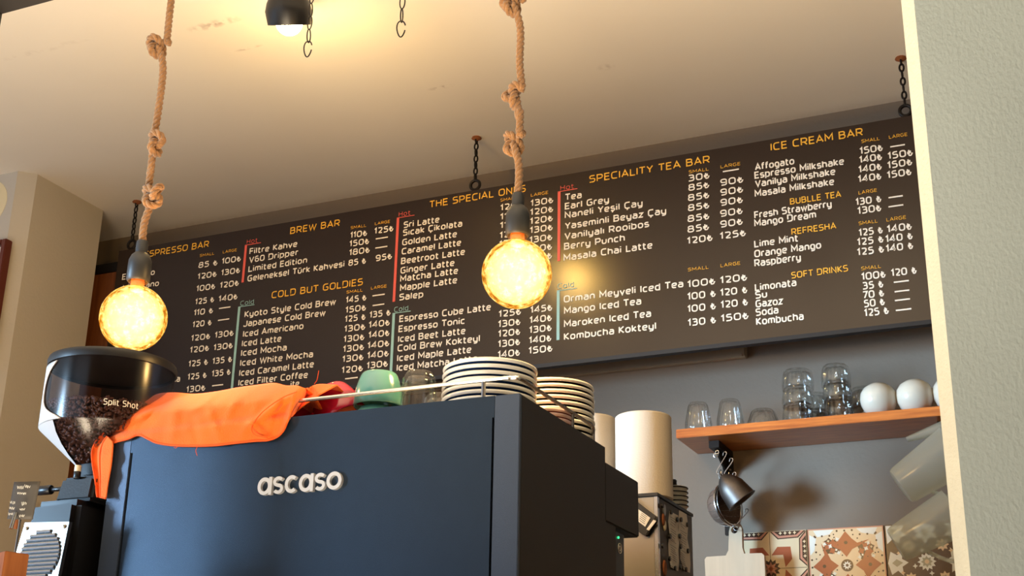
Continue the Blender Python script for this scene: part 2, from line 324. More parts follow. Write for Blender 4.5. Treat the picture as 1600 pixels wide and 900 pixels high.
def letters(bm, s, x0, x1, z, h, y, wt=.15, mi=0):
    gap = .21; adv = []; cur = 0
    for ch in s: adv.append(cur); cur += GLY[ch][0]+gap
    total = cur-gap; kx = (x1-x0)/total; w_ = wt*h/2
    for ch, a in zip(s, adv):
        for si, st in enumerate(GLY[ch][1]):
            flag = st[-1] if isinstance(st[-1], str) else ''; P = [p for p in st if not isinstance(p, str)]
            closed = flag == 'c'; F = P if flag == 's' or len(P) < 3 else None
            F = [Vector((*p[:2], 0)) for p in P] if F else fillet(P, closed, .32)
            Q = [Vector((x0+(a+p.x)*kx, 0, z+p.y*h)) for p in F]; n = len(Q); L = []; R_ = []
            for i in range(n):
                pa = Q[(i-1) % n] if (closed or i) else Q[0]; pb = Q[(i+1) % n] if (closed or i < n-1) else Q[-1]
                d1 = (Q[i]-pa).normalized() if (Q[i]-pa).length > 1e-9 else (pb-Q[i]).normalized(); d2 = (pb-Q[i]).normalized() if (pb-Q[i]).length > 1e-9 else d1
                n1 = Vector((-d1.z, 0, d1.x)); n2 = Vector((-d2.z, 0, d2.x)); m_ = (n1+n2)
                m_ = m_.normalized() if m_.length > 1e-6 else n1; k = 1/max(.45, m_.dot(n1)); L.append(Q[i]+m_*w_*k); R_.append(Q[i]-m_*w_*k)
            vl = [bm.verts.new((p.x, y-si*.00012, p.z)) for p in L]; vr = [bm.verts.new((p.x, y-si*.00012, p.z)) for p in R_]
            for i in range(n if closed else n-1):
                j = (i+1) % n; bm.faces.new((vl[i], vr[i], vr[j], vl[j])).material_index = mi
MENU = {
'brew': [('H', 'BREW BAR', -2.331, 2.72, -2.146), ('R', 'Hot', -2.498, 2.71, -2.456), ('I', 'Filtre Kahve', -2.483, 2.672, -2.301), ('I', 'V60 Dripper', -2.481, 2.642, -2.295), ('I', 'Limited Edition', -2.481, 2.61, -2.259), ('I', 'Geleneksel Türk Kahvesi', -2.481, 2.577, -2.119), ('S', 'SMALL', -2.104, 2.701, -2.048), ('S', 'LARGE', -2.016, 2.701, -1.962), ('P', '110₺', -2.102, 2.671, -2.044), ('P', '125₺', -2.015, 2.672, -1.95), ('P', '150₺', -2.103, 2.642, -2.035), ('P', '-', -2.01, 2.651, -1.967), ('P', '180₺', -2.102, 2.612, -2.031), ('P', '-', -2.01, 2.62, -1.967), ('P', '85 ₺', -2.103, 2.577, -2.042), ('P', '95₺', -2.006, 2.579, -1.95), ('BR', '', -2.5, 2.704, 2.575)],
'gold': [('H', 'COLD BUT GOLDIES', -2.382, 2.506, -2.048), ('C', 'Cold', -2.501, 2.496, -2.449), ('I', 'Kyoto Style Cold Brew', -2.48, 2.454, -2.142), ('I', 'Japanese Cold Brew', -2.48, 2.422, -2.177), ('I', 'Iced Americano', -2.479, 2.388, -2.254), ('I', 'Iced Latte', -2.48, 2.356, -2.333), ('I', 'Iced Mocha', -2.48, 2.324, -2.31), ('I', 'Iced White Mocha', -2.48, 2.291, -2.211), ('I', 'Iced Caramel Latte', -2.48, 2.258, -2.206), ('I', 'Iced Filter Coffee', -2.48, 2.226, -2.225), ('I', 'ite', -2.284, 2.201, -2.254), ('S', 'SMALL', -2.104, 2.484, -2.047), ('S', 'LARGE', -2.017, 2.486, -1.962), ('P', '145 ₺', -2.103, 2.454, -2.033), ('P', '-', -2.01, 2.462, -1.967), ('P', '150₺', -2.102, 2.421, -2.032), ('P', '-', -2.008, 2.43, -1.967), ('P', '125 ₺', -2.102, 2.391, -2.032), ('P', '135 ₺', -2.015, 2.394, -1.945), ('P', '130₺', -2.102, 2.359, -2.031), ('P', '140₺', -2.016, 2.362, -1.946), ('P', '130₺', -2.102, 2.326, -2.032), ('P', '140₺', -2.015, 2.329, -1.945), ('P', '130₺', -2.102, 2.294, -2.031), ('P', '140₺', -2.016, 2.296, -1.944), ('P', '130₺', -2.102, 2.262, -2.031), ('P', '140₺', -2.015, 2.264, -1.944), ('P', '120₺', -2.102, 2.227, -2.031), ('P', '130₺', -2.015, 2.232, -1.945), ('P', '-', -2.09, 2.205, -2.046), ('BC', '', -2.504, 2.49, 2.216)],
'special': [('H', 'THE SPECIAL ONES', -1.824, 2.73, -1.501), ('R', 'Hot', -1.932, 2.717, -1.891), ('I', 'Sri Latte', -1.912, 2.676, -1.789), ('I', 'Sıcak Çikolata', -1.913, 2.65, -1.71), ('I', 'Golden Latte', -1.914, 2.618, -1.727), ('I', 'Caramel Latte', -1.914, 2.588, -1.712), ('I', 'Beetroot Latte', -1.915, 2.556, -1.698), ('I', 'Ginger Latte', -1.915, 2.525, -1.732), ('I', 'Matcha Latte', -1.915, 2.498, -1.719), ('I', 'Mapple Latte', -1.914, 2.468, -1.721), ('I', 'Salep', -1.915, 2.438, -1.834), ('S', 'SMALL', -1.583, 2.71, -1.53), ('S', 'LARGE', -1.483, 2.71, -1.427), ('P', '120₺', -1.581, 2.681, -1.511), ('P', '130₺', -1.482, 2.679, -1.412), ('P', '110₺', -1.581, 2.651, -1.511), ('P', '120₺', -1.483, 2.65, -1.412), ('P', '110₺', -1.581, 2.623, -1.511), ('P', '120₺', -1.483, 2.621, -1.413), ('P', '120₺', -1.581, 2.591, -1.512), ('P', '130₺', -1.483, 2.592, -1.413), ('P', '130₺', -1.582, 2.563, -1.512), ('P', '130₺', -1.484, 2.561, -1.414), ('P', '130₺', -1.484, 2.531, -1.415), ('P', '130₺', -1.485, 2.503, -1.415), ('BR', '', -1.934, 2.711, 2.435)],
'specialcold': [('C', 'Cold', -1.931, 2.402, -1.883), ('I', 'Espresso Cube Latte', -1.911, 2.368, -1.607), ('I', 'Espresso Tonic', -1.912, 2.336, -1.691), ('I', 'Iced Beet Latte', -1.912, 2.304, -1.688), ('I', 'Cold Brew Kokteyl', -1.912, 2.275, -1.64), ('I', 'Iced Maple Latte', -1.912, 2.244, -1.667), ('I', 'Iced Matcha Latte', -1.912, 2.214, -1.647), ('P', '125₺', -1.579, 2.342, -1.511), ('P', '145₺', -1.478, 2.342, -1.413), ('P', '130₺', -1.58, 2.311, -1.512), ('P', '140₺', -1.48, 2.311, -1.414), ('P', '120₺', -1.579, 2.281, -1.512), ('P', '130₺', -1.481, 2.281, -1.414), ('P', '130₺', -1.579, 2.25, -1.512), ('P', '140₺', -1.481, 2.25, -1.415), ('P', '140₺', -1.579, 2.218, -1.512), ('P', '150₺', -1.482, 2.219, -1.411), ('BC', '', -1.932, 2.396, 2.212)],
'tea': [('H', 'SPECIALITY TEA BAR', -1.296, 2.724, -0.932), ('R', 'Hot', -1.388, 2.714, -1.345), ('I', 'Tea', -1.372, 2.68, -1.321), ('I', 'Earl Grey', -1.373, 2.651, -1.236), ('I', 'Naneli Yeşil Çay', -1.373, 2.623, -1.134), ('I', 'Yaseminli Beyaz Çay', -1.372, 2.588, -1.064), ('I', 'Vanilyalı Rooibos', -1.373, 2.556, -1.116), ('I', 'Berry Punch', -1.375, 2.524, -1.189), ('I', 'Masala Chai Latte', -1.376, 2.489, -1.107), ('S', 'SMALL', -0.994, 2.7, -0.936), ('S', 'LARGE', -0.901, 2.7, -0.844), ('P', '30₺', -0.995, 2.676, -0.935), ('P', '-', -0.895, 2.686, -0.849), ('P', '85₺', -0.996, 2.647, -0.937), ('P', '90₺', -0.903, 2.647, -0.839), ('P', '85₺', -0.998, 2.616, -0.938), ('P', '90₺', -0.904, 2.617, -0.841), ('P', '85₺', -0.999, 2.585, -0.939), ('P', '90₺', -0.905, 2.586, -0.843), ('P', '85₺', -1.001, 2.552, -0.94), ('P', '90₺', -0.907, 2.553, -0.845), ('P', '85₺', -1.002, 2.52, -0.942), ('P', '90₺', -0.908, 2.521, -0.846), ('P', '120₺', -1.003, 2.486, -0.933), ('P', '125₺', -0.909, 2.486, -0.839), ('BR', '', -1.392, 2.709, 2.49)],
'teacold': [('C', 'Cold', -1.395, 2.405, -1.345), ('S', 'SMALL', -1.005, 2.404, -0.946), ('S', 'LARGE', -0.912, 2.403, -0.857), ('I', 'Orman Meyveli Iced Tea', -1.375, 2.361, -1.02), ('I', 'Mango Iced Tea', -1.374, 2.326, -1.143), ('I', 'Maroken Iced Tea', -1.374, 2.286, -1.115), ('I', 'Kombucha Kokteyl', -1.374, 2.248, -1.101), ('P', '100₺', -1.006, 2.357, -0.93), ('P', '120₺', -0.913, 2.356, -0.841), ('P', '100 ₺', -1.007, 2.321, -0.93), ('P', '120 ₺', -0.914, 2.32, -0.842), ('P', '100 ₺', -1.008, 2.285, -0.931), ('P', '120 ₺', -0.914, 2.285, -0.842), ('P', '130 ₺', -1.008, 2.245, -0.932), ('P', '150₺', -0.915, 2.246, -0.842), ('BC', '', -1.393, 2.397, 2.249)],
'ice': [('H', 'ICE CREAM BAR', -0.756, 2.729, -0.504), ('I', 'Affogato', -0.802, 2.677, -0.694), ('I', 'Espresso Milkshake', -0.805, 2.652, -0.56), ('I', 'Vanilya Milkshake', -0.804, 2.626, -0.585), ('I', 'Masala Milkshake', -0.807, 2.597, -0.59), ('S', 'SMALL', -0.509, 2.706, -0.461), ('S', 'LARGE', -0.436, 2.705, -0.388), ('P', '150₺', -0.514, 2.674, -0.456), ('P', '-', -0.435, 2.678, -0.397), ('P', '140₺', -0.517, 2.648, -0.46), ('P', '150₺', -0.442, 2.646, -0.38), ('P', '140₺', -0.521, 2.62, -0.463), ('P', '150₺', -0.445, 2.619, -0.384), ('P', '140₺', -0.524, 2.592, -0.466), ('P', '150₺', -0.448, 2.591, -0.388)],
'bubble': [('M', 'BUBLLE TEA', -0.711, 2.558, -0.574), ('I', 'Fresh Strawberry', -0.811, 2.533, -0.601), ('I', 'Mango Dream', -0.812, 2.509, -0.644), ('S', 'LARGE', -0.527, 2.557, -0.479), ('P', '130 ₺', -0.535, 2.527, -0.471), ('P', '-', -0.451, 2.532, -0.414), ('P', '130₺', -0.532, 2.501, -0.473), ('P', '-', -0.453, 2.506, -0.415)],
'refresha': [('M', 'REFRESHA', -0.712, 2.469, -0.593), ('I', 'Lime Mint', -0.815, 2.448, -0.696), ('I', 'Orange Mango', -0.816, 2.419, -0.636), ('I', 'Raspberry', -0.817, 2.392, -0.692), ('S', 'SMALL', -0.533, 2.469, -0.484), ('S', 'LARGE', -0.461, 2.468, -0.411), ('P', '125 ₺', -0.533, 2.438, -0.474), ('P', '140₺', -0.46, 2.437, -0.4), ('P', '125 ₺', -0.539, 2.412, -0.474), ('P', '140 ₺', -0.466, 2.41, -0.4), ('P', '125 ₺', -0.541, 2.384, -0.475), ('P', '140 ₺', -0.467, 2.383, -0.401)],
'soft': [('M', 'SOFT DRINKS', -0.719, 2.344, -0.57), ('I', 'Limonata', -0.819, 2.322, -0.708), ('I', 'Su', -0.819, 2.3, -0.788), ('I', 'Gazoz', -0.819, 2.275, -0.747), ('I', 'Soda', -0.82, 2.251, -0.76), ('I', 'Kombucha', -0.82, 2.225, -0.694), ('S', 'SMALL', -0.535, 2.341, -0.485), ('P', '100₺', -0.535, 2.314, -0.476), ('P', '120 ₺', -0.459, 2.314, -0.398), ('P', '35 ₺', -0.535, 2.288, -0.484), ('P', '-', -0.456, 2.294, -0.418), ('P', '70 ₺', -0.536, 2.263, -0.484), ('P', '-', -0.456, 2.268, -0.419), ('P', '50 ₺', -0.535, 2.239, -0.484), ('P', '-', -0.457, 2.244, -0.419), ('P', '125 ₺', -0.535, 2.214, -0.476), ('P', '-', -0.457, 2.217, -0.418)],
'espresso': [('H', 'ESPRESSO BAR', -2.916, 2.723, -2.651), ('I', 'Espresso', -3.0, 2.654, -2.864), ('I', 'Americano', -2.999, 2.611, -2.841), ('I', 'Macchiato', -2.997, 2.569, -2.845), ('S', 'SMALL', -2.683, 2.691, -2.625), ('S', 'LARGE', -2.59, 2.69, -2.535), ('P', '85 ₺', -2.683, 2.652, -2.609), ('P', '100₺', -2.589, 2.653, -2.517), ('P', '120₺', -2.681, 2.612, -2.608), ('P', '130₺', -2.587, 2.612, -2.516), ('P', '100₺', -2.681, 2.569, -2.609), ('P', '120₺', -2.587, 2.568, -2.516), ('P', '125 ₺', -2.68, 2.523, -2.608), ('P', '140₺', -2.587, 2.521, -2.516), ('P', '110 ₺', -2.681, 2.485, -2.608), ('P', '-', -2.584, 2.494, -2.539), ('P', '120 ₺', -2.681, 2.444, -2.609), ('P', '-', -2.583, 2.453, -2.539), ('P', '120₺', -2.681, 2.397, -2.609), ('P', '130₺', -2.588, 2.397, -2.518), ('P', '120₺', -2.681, 2.357, -2.609), ('P', '130₺', -2.588, 2.355, -2.517), ('P', '125 ₺', -2.681, 2.31, -2.608), ('P', '135 ₺', -2.587, 2.309, -2.515), ('P', '125 ₺', -2.679, 2.266, -2.608), ('P', '135 ₺', -2.585, 2.267, -2.516), ('P', '130₺', -2.679, 2.224, -2.608), ('P', '-', -2.581, 2.233, -2.539), ('I', 'Caffe Latte', -2.964, 2.349, -2.835), ('I', 'Caffe Mocha', -2.876, 2.264, -2.711), ('I', 'Cappuccino', -2.997, 2.394, -2.847)],
}

# ------------------------------------------------------------------ the setting
H = 2.946; YW = 3.64; YB = 3.38
struct(boxo('floor', -6, 3, -3, YW+.15, -.1, 0, 'floor'))
struct(boxo('ceiling', -6, 3, -3, YW+.15, H, H+.12, 'ceiling'))
wall_back = struct(boxo('wall_back', -6, 3, YW, YW+.15, 0, H, 'wall'))
struct(boxo('wall_right', 2.85, 3, -3, YW, 0, H, 'wall'))
struct(boxo('wall_front', -1.2, 2.85, -3.1, -3, 0, H, 'wall'))
bm = bmesh.new(); prism(bm, [(-6, 3.04), (-3.195, 3.037), (-3.152, 3.082), (-3.152, 3.41), (-6, 3.41)], 0, H)
struct(obj('wall_left', bm, 'column'))
bm = bmesh.new(); prism(bm, [(-.180, 1.8), (.75, 1.8), (.75, 2.25), (-.2002, 2.25), (-.2002, 1.82)], 0, H)
for f in bm.faces:
    n = f.normal if f.normal.length else f.calc_center_median()
bm.normal_update()
for f in bm.faces:
    if f.normal.x < -.3 and f.normal.y < -.3: f.material_index = 1
pil = struct(obj('wall_pillar', bm, ['pillar', 'strip'])); pil.name = 'wall_right_pillar'
# wall tiles: three different printed patterns, one tile each 0.2 m
TM = ['grout'] + [mat(n, c, .25) for n, c in (('tile_cream', (222, 196, 158)), ('tile_terracotta', (160, 78, 48)), ('tile_brown', (58, 36, 28)), ('tile_pink', (196, 132, 108)), ('tile_white', (226, 226, 216)), ('tile_sage', (168, 164, 140)), ('tile_umber', (92, 68, 44)))]
S = .199
def tile_mesh(kind):
    bm = bmesh.new(); T = .008
    g = bmesh.ops.create_cube(bm, size=1)
    for v in g['verts']: v.co = Vector((v.co.x*S, v.co.y*T+T/2, v.co.z*S))
    bg = {'A': 1, 'B': 1, 'C': 7}[kind]
    for f in bm.faces: f.material_index = bg
    def poly(pts, mi, lv):
        vs = [bm.verts.new((p[0]*S/2, -.0002*lv, p[1]*S/2)) for p in pts]
        try: bm.faces.new(vs).material_index = mi
        except ValueError: pass
    def circ(cx, cy, r, n, mi, lv, r2=None, ph=0):
        poly([(cx+(r if (k % 2 == 0 or r2 is None) else r2)*cos(ph+2*pi*k/n), cy+(r if (k % 2 == 0 or r2 is None) else r2)*sin(ph+2*pi*k/n)) for k in range(n)], mi, lv)
    if kind == 'A':
        for sx in (-1, 1):
            for sz in (-1, 1):
                q = lambda P: [(sx*a, sz*b) for a, b in P]
                poly(q([(.03, .36), (.2, .58), (.56, .57), (.59, .24), (.40, .03), (.35, .36)]), 2, 1)
                for sw in (0, 1):
                    w_ = (lambda P: [(b, a) for a, b in P]) if sw else (lambda P: P)
                    poly(q(w_([(0.02, .99), (.22, .78), (.78, .80), (.99, .99)])), 3, 1)
                    poly(q(w_([(0.06, .99), (.24, .81), (.76, .83), (.94, .99)])), 4, 2)
                    poly(q(w_([(0.12, .99), (.27, .87), (.73, .88), (.86, .99)])), 3, 3)
                    for k in range(4): circ(*(q(w_([(.3+k*.13, .94)]))[0]), .05, 8, 1, 4, .025)
        circ(0, 0, .27, 24, 3, 2, .19); circ(0, 0, .21, 16, 4, 3, .10); circ(0, 0, .06, 10, 2, 4)
        poly([(-.006, -1), (.006, -1), (.006, 1), (-.006, 1)], 7, 5); poly([(-1, -.006), (1, -.006), (1, .006), (-1, .006)], 7, 5)
    if kind == 'B':
        for k in range(4):
            c, s = cos(k*pi/2), sin(k*pi/2); q = lambda P: [(a*c-b*s, a*s+b*c) for a, b in P]
            poly(q([(-.85, .96), (-.3, .96), (-.42, .84), (-.75, .78)]), 5, 1); poly(q([(.85, .96), (.3, .96), (.42, .84), (.75, .78)]), 5, 1)
            for j in range(9):
                x = -.82+j*.2; circ(*q([(x, .80 if abs(x) > .3 else .92)])[0], .03, 5, 3, 2)
            poly(q([(0, .9), (.16, .7), (.3, .58), (.62, .66), (.34, .5), (.16, .42), (0, .22), (-.16, .42), (-.34, .5), (-.62, .66), (-.3, .58), (-.16, .7)]), 2, 2)
            circ(*q([(0, .6)])[0], .05, 6, 3, 3)
            # diagonal flower lobes
            for (a, b, r, mi, lv) in ((.5, .3, .2, 3, 1), (.3, .5, .0, 3, 1), (.62, .45, .13, 3, 1), (.45, .45, .17, 3, 1)):
                if r: circ(*q([(a, b)])[0], r, 10, mi, lv, r*.7, .3)
            for (a, b, r, mi) in ((.4, .36, .1, 2), (.62, .34, .1, 2), (.5, .5, .1, 2), (.34, .2, .06, 5), (.52, .42, .07, 5), (.7, .22, .06, 5), (.58, .56, .06, 5), (.66, .46, .04, 1), (.42, .26, .04, 5)):
                circ(*q([(a, b)])[0], r, 8, mi, 3, r*.55, a*5)
            for j in range(6):
                a = .2+j*.11; circ(*q([(a, .88-j*.1-.08)])[0], .022, 5, 3, 2)
                circ(*q([(.13+j*.14, .06+j*.05)])[0], .022, 5, 3, 2)
        circ(0, 0, .16, 20, 3, 3); circ(0, 0, .12, 18, 5, 4, .07); circ(0, 0, .04, 8, 3, 5)
        for e in (.985,):
            for k in range(4):
                c, s = cos(k*pi/2), sin(k*pi/2); poly([(a*c-b*s, a*s+b*c) for a, b in ((-1, .97), (1, .97), (1, 1), (-1, 1))], 4, 1)
    if kind == 'C':
        rn = random.Random(3)
        for k in range(4):
            c, s = cos(k*pi/2), sin(k*pi/2); q = lambda P: [(a*c-b*s, a*s+b*c) for a, b in P]
            poly(q([(.98, .98), (.5, .97), (.62, .82), (.5, .66), (.66, .62), (.7, .46), (.84, .6), (.97, .5)]), 5, 1)
            poly(q([(.9, .9), (.7, .88), (.78, .76), (.86, .72)]), 6, 2)
            poly(q([(0, .98), (-.3, .9), (-.2, .74), (-.34, .6), (-.1, .62), (0, .46), (.1, .62), (.3, .6), (.2, .74), (.3, .9)]), 5, 1)
            poly(q([(0, .88), (-.1, .76), (0, .6), (.1, .76)]), 6, 2)
            circ(*q([(.42, .42)])[0], .17, 16, 1, 2, .11); circ(*q([(.42, .42)])[0], .08, 10, 6, 3, .05)
            circ(*q([(.25, .7)])[0], .05, 8, 1, 3, .03); circ(*q([(.62, .26)])[0], .06, 8, 1, 3, .03); circ(*q([(.3, .1)])[0], .07, 8, 5, 2, .03)
        circ(0, 0, .24, 24, 5, 2, .17); circ(0, 0, .15, 16, 6, 3, .1); circ(0, 0, .06, 8, 1, 4)
    me = bpy.data.meshes.new('tile_'+kind); bm.to_mesh(me); bm.free()
    for t in TM: me.materials.append(M[t] if isinstance(t, str) else t)
    return me
tms = {k: tile_mesh(k) for k in 'ABC'}
x = -.974; seq = 'ABCABC'
struct(boxo('trim_1', -.974, .246, YW-.004, YW, .92, 1.7185, 'grout'))
for i in range(6):
    for j in range(4):
        t = bpy.data.objects.new('tile', tms[seq[(i+j) % 3] if j else seq[i]]); COL.objects.link(t)
        t.location = (x+.1015+i*.203, YW-.012, 1.7175-.1-j*.201); t.parent = wall_back

# black window frame in front, upper left
b = thing('black_metal_frame', 'black metal frame corner crossing the top left corner of the photo', 'frame', (-1.6, 1.2, 0))
fx = at(3, 24, 1.25); zf = at(0, 22.7, 1.25).z
bm = bmesh.new(); box(bm, -.46, .40, 0, .05, zf, zf+.045); box(bm, -.46, .40, -.012, .062, zf+.045, zf+.075); obj('top_rail', bm, 'black', b)
bm = bmesh.new(); box(bm, -.06, fx.x+1.6, 0, .05, 0, zf); obj('post', bm, 'black', b)
bm = bmesh.new(); box(bm, -.46, -.40, 0, .05, 0, zf); obj('post', bm, 'black', b)

# round cream fitting and wooden frame on the left wall
t = thing('round_wall_lamp', 'round cream disc fitted on the wall at the left photo edge', 'wall lamp', (0, 0, 0))
c = at(-22, 318, 3.03); bm = bmesh.new()
lathe(bm, [(0, -.03), (.072, -.03), (.082, -.024), (.084, -.010), (.084, 0), (0, 0)], 40, Matrix.Translation((c.x, 3.036, c.z)) @ Matrix.Rotation(-pi/2, 4, 'X') @ Matrix.Scale(-1, 4, (0, 0, 1)))
bmesh.ops.recalc_face_normals(bm, faces=bm.faces); obj('disc', bm, 'cream', t, True)
for a in (40, 160, 280):
    bm = bmesh.new(); bmesh.ops.create_uvsphere(bm, u_segments=10, v_segments=6, radius=.005, matrix=Matrix.Translation((c.x+.06*cos(radians(a)), 3.006, c.z+.06*sin(radians(a))))); obj('screw', bm, 'steel', t, True)
t = thing('wooden_picture_frame', 'dark red brown wooden frame edge low at the left photo edge', 'picture frame')
p0 = at(8, 371, 3.0); p1 = at(3, 430, 3.0)
bm = bmesh.new(); xx = p0.x
box(bm, xx-.02, xx, 3.005, 3.036, p1.z-.3, p0.z, .003); obj('stile', bm, 'darkwood', t)
boxo('stile', xx-.42, xx-.40, 3.005, 3.036, p1.z-.3, p0.z, 'darkwood', t, .003)
boxo('rail', xx-.40, xx-.02, 3.005, 3.036, p0.z-.02, p0.z, 'darkwood', t, .003); boxo('rail', xx-.40, xx-.02, 3.005, 3.036, p1.z-.3, p1.z-.28, 'darkwood', t, .003)
boxo('panel', xx-.40, xx-.02, 3.02, 3.036, p1.z-.28, p0.z-.02, 'note', t)
# wooden cabinet behind the board, beside the column
t = thing('wall_cabinet', 'tall brown wooden cabinet between the grey column and the menu board', 'cabinet')
zc = at(165, 428, 3.5).z
boxo('body', -3.5, -3.075, 3.505, 3.64, 1.3, zc-.001, 'cabinet', t); boxo('top_panel', -3.52, -3.06, 3.49, 3.64, zc, zc+.035, 'board_edge', t)
boxo('door', -3.5, -3.08, 3.488, 3.504, 1.31, zc-.003, 'cabinet', t, .002)
# long beige casing on the wall behind the board
t = thing('beige_wall_casing', 'long beige casing mounted on the wall, showing just under the menu board', 'casing')
p = at(1165, 557, 3.615)
boxo('casing', -2.3, p.x, 3.615, 3.638, p.z, p.z+.2, 'beige', t, .003)
boxo('bottom_lip', -2.3, p.x-.01, 3.611, 3.6145, p.z+.002, p.z+.010, 'beige', t)

# ------------------------------------------------------------------ menu board
mb = thing('menu_board', 'long dark brown hanging menu board with white drink names and prices', 'menu board', (0, YB, 0))
BX0, BX1, BZ0, BZ1 = -3.03, -.29, 2.184, 2.763
bm = bmesh.new(); box(bm, BX0, BX1, .0005, .018, BZ0, BZ1)
for f in bm.faces: f.material_index = 0 if f.normal.y < -.5 else 1
bm.normal_update()
for f in bm.faces: f.material_index = 0 if f.normal.y < -.5 else 1
obj('panel', bm, ['board', 'board_edge'], mb)
boxo('bottom_trim', BX0, BX1, -.004, .019, BZ0-.012, BZ0-.0005, 'board_edge', mb)
MATS = ['t_white', 't_gold', 't_red', 't_teal']; LY = -.0008
STY = {'H': ('heading', .0200, 1, .18), 'M': ('heading', .0158, 1, .18), 'R': ('hot_mark', .0140, 2, .11), 'C': ('cold_mark', .0140, 3, .11),
       'I': ('drink_name', .0178, 0, .215), 'P': ('price', .0174, 0, .215), 'S': ('size_heading', .0086, 1, .15)}
def flat(name, x0, x1, z0, z1, mi):
    bm = bmesh.new(); bm.faces.new([bm.verts.new(v) for v in ((x0, LY, z0), (x1, LY, z0), (x1, LY, z1), (x0, LY, z1))]); return obj(name, bm, MATS[mi], mb)
for sec, items in MENU.items():
    for e in items:
        k = e[0]
        if k in ('BR', 'BC'):
            x0, z1, z0 = e[2], e[3], e[4]; mi = 2 if k == 'BR' else 3
            flat('section_bar', x0-.0045, x0+.0045, z0, z1, mi); flat('underline', x0-.0045, x0+.058, z1+.0004, z1+.0026, mi); continue
        _, s, x0, z, x1 = e
        if s == '-': flat('price_dash', x0, x1, z, z+.0040, 0); continue
        n, h, mi, wt = STY[k]; bm = bmesh.new(); letters(bm, s, x0, x1, z, h, LY, wt); bmesh.ops.recalc_face_normals(bm, faces=bm.faces); obj(n, bm, MATS[mi], mb)

# ------------------------------------------------------------------ chains
def link_mesh(L, W, r, opened=0, seg=6):
    """one link, long axis Z, in the XZ plane"""
    n = 20; pts = []
    for i in range(n):
        a = 2*pi*i/n+(.5 if opened else 0)
        x_ = (W/2-r)*cos(a); z_ = (L/2-r)*sin(a)
        if opened: x_ = (W/2-r)*cos(a)*(1+.25*sin(a)); z_ = (L/2-r)*sin(a)
        pts.append(Vector((x_, 0, z_)))
    bm = bmesh.new(); tube(bm, pts[:-1] if opened else pts, r, seg, closed=not opened)
    me = bpy.data.meshes.new('link'); bm.to_mesh(me); bm.free(); me.materials.append(M['blackmetal'])
    for p_ in me.polygons: p_.use_smooth = True
    return me
def chain(top, bottom, me, L, r, label, group=None, ends=None, turn=0):
    t = thing('hanging_chain', label, 'chain', top, group); top = Vector(top); bottom = Vector(bottom)
    D = (top-bottom).length; n = max(2, round(D/(L-2.2*r))); 
    for i in range(n):
        o = bpy.data.objects.new('link', me if not (ends and i == n-1) else ends); COL.objects.link(o); o.parent = t
        f = (i+.5)/n; o.location = (bottom-top)*f; o.rotation_euler = (0, 0, (0 if i % 2 else pi/2)+turn)
        if ends and i == n-1: o.rotation_euler = (0, 0, turn+.35)
    return t
lm = link_mesh(.0285, .0115, .00115); le = link_mesh(.033, .016, .00115, 1)
for px, py, lb, tn in ((480, 87, 'thin black chain hanging in front of the ceiling spotlight, open hook at its end', -.1), (626, 56, 'thin black chain hanging alone from the ceiling to the right of the spotlight', .1)):
    p = at(px, py, 1.7); chain((p.x, 1.7, H), (p.x, 1.7, p.z), lm, .0285, .00115, lb, None, le, tn)
lm2 = link_mesh(.028, .017, .0028)
for (xa, lb) in ((-2.985, 'dark chain holding the left end of the board, behind the left rope lamp'), (-1.674, 'dark chain and ring holding the middle of the menu board, beside a rope lamp'), (-.388, 'dark chain with a ring holding the board at the right, half behind the pillar')):
    t = chain((xa, YB+.008, H), (xa, YB+.008, 2.763+.036), lm2, .028, .0028, lb)
    bm = bmesh.new(); tube(bm, [Vector((.0155*cos(a*pi/12), 0, .0155*sin(a*pi/12))) for a in range(24)], .005, 8, True)
    o = obj('ring', bm, 'blackmetal', t, True, loc=Vector((0, 0, 2.7835-H)))
    bm = bmesh.new(); lathe(bm, [(0, 0), (.014, 0), (.016, -.004), (.006, -.010), (0, -.012)], 12); bmesh.ops.recalc_face_normals(bm, faces=bm.faces); obj('ceiling_anchor', bm, 'rust', t, True)

# ------------------------------------------------------------------ ceiling spotlight
sp = thing('ceiling_spotlight', 'black ceiling spotlight head with a lit white bulb at the top of the photo', 'spotlight', (0, 0, 0))
pb = at(452, 28, 2.42); ax = Vector((-.19, .50, -.85)).normalized()
hm = frame_mat(at(452, 39, 2.42)-ax*.088, ax)
bm = bmesh.new(); lathe(bm, [(0, -.05), (.028, -.05), (.034, -.03), (.036, 0), (.053, .035), (.058, .055), (.053, .088), (.051, .088), (.054, .055), (.03, .02), (0, .02)], 40, hm)
bmesh.ops.recalc_face_normals(bm, faces=bm.faces); obj('lamp_shade', bm, 'black', sp, True)
bc = hm @ Vector((0, 0, .082)); bm = bmesh.new(); bmesh.ops.create_uvsphere(bm, u_segments=28, v_segments=16, radius=.033, matrix=Matrix.Translation(bc)); obj('bulb', bm, 'spot_bulb', sp, 'all')
tubeo('arm', [hm @ Vector((0, 0, -.045)), Vector((hm.translation.x-.01, hm.translation.y+.01, H-.01))], .009, 'black', sp)
bm = bmesh.new(); lathe(bm, [(0, -.022), (.045, -.022), (.05, -.016), (.05, 0), (0, 0)], 32, Matrix.Translation((hm.translation.x-.01, hm.translation.y+.01, H))); bmesh.ops.recalc_face_normals(bm, faces=bm.faces); obj('ceiling_rose', bm, 'black', sp, True)
lo = light('POINT', 'spotlight_glow', bc+ax*.05, .95, (1, .80, .5), .03)

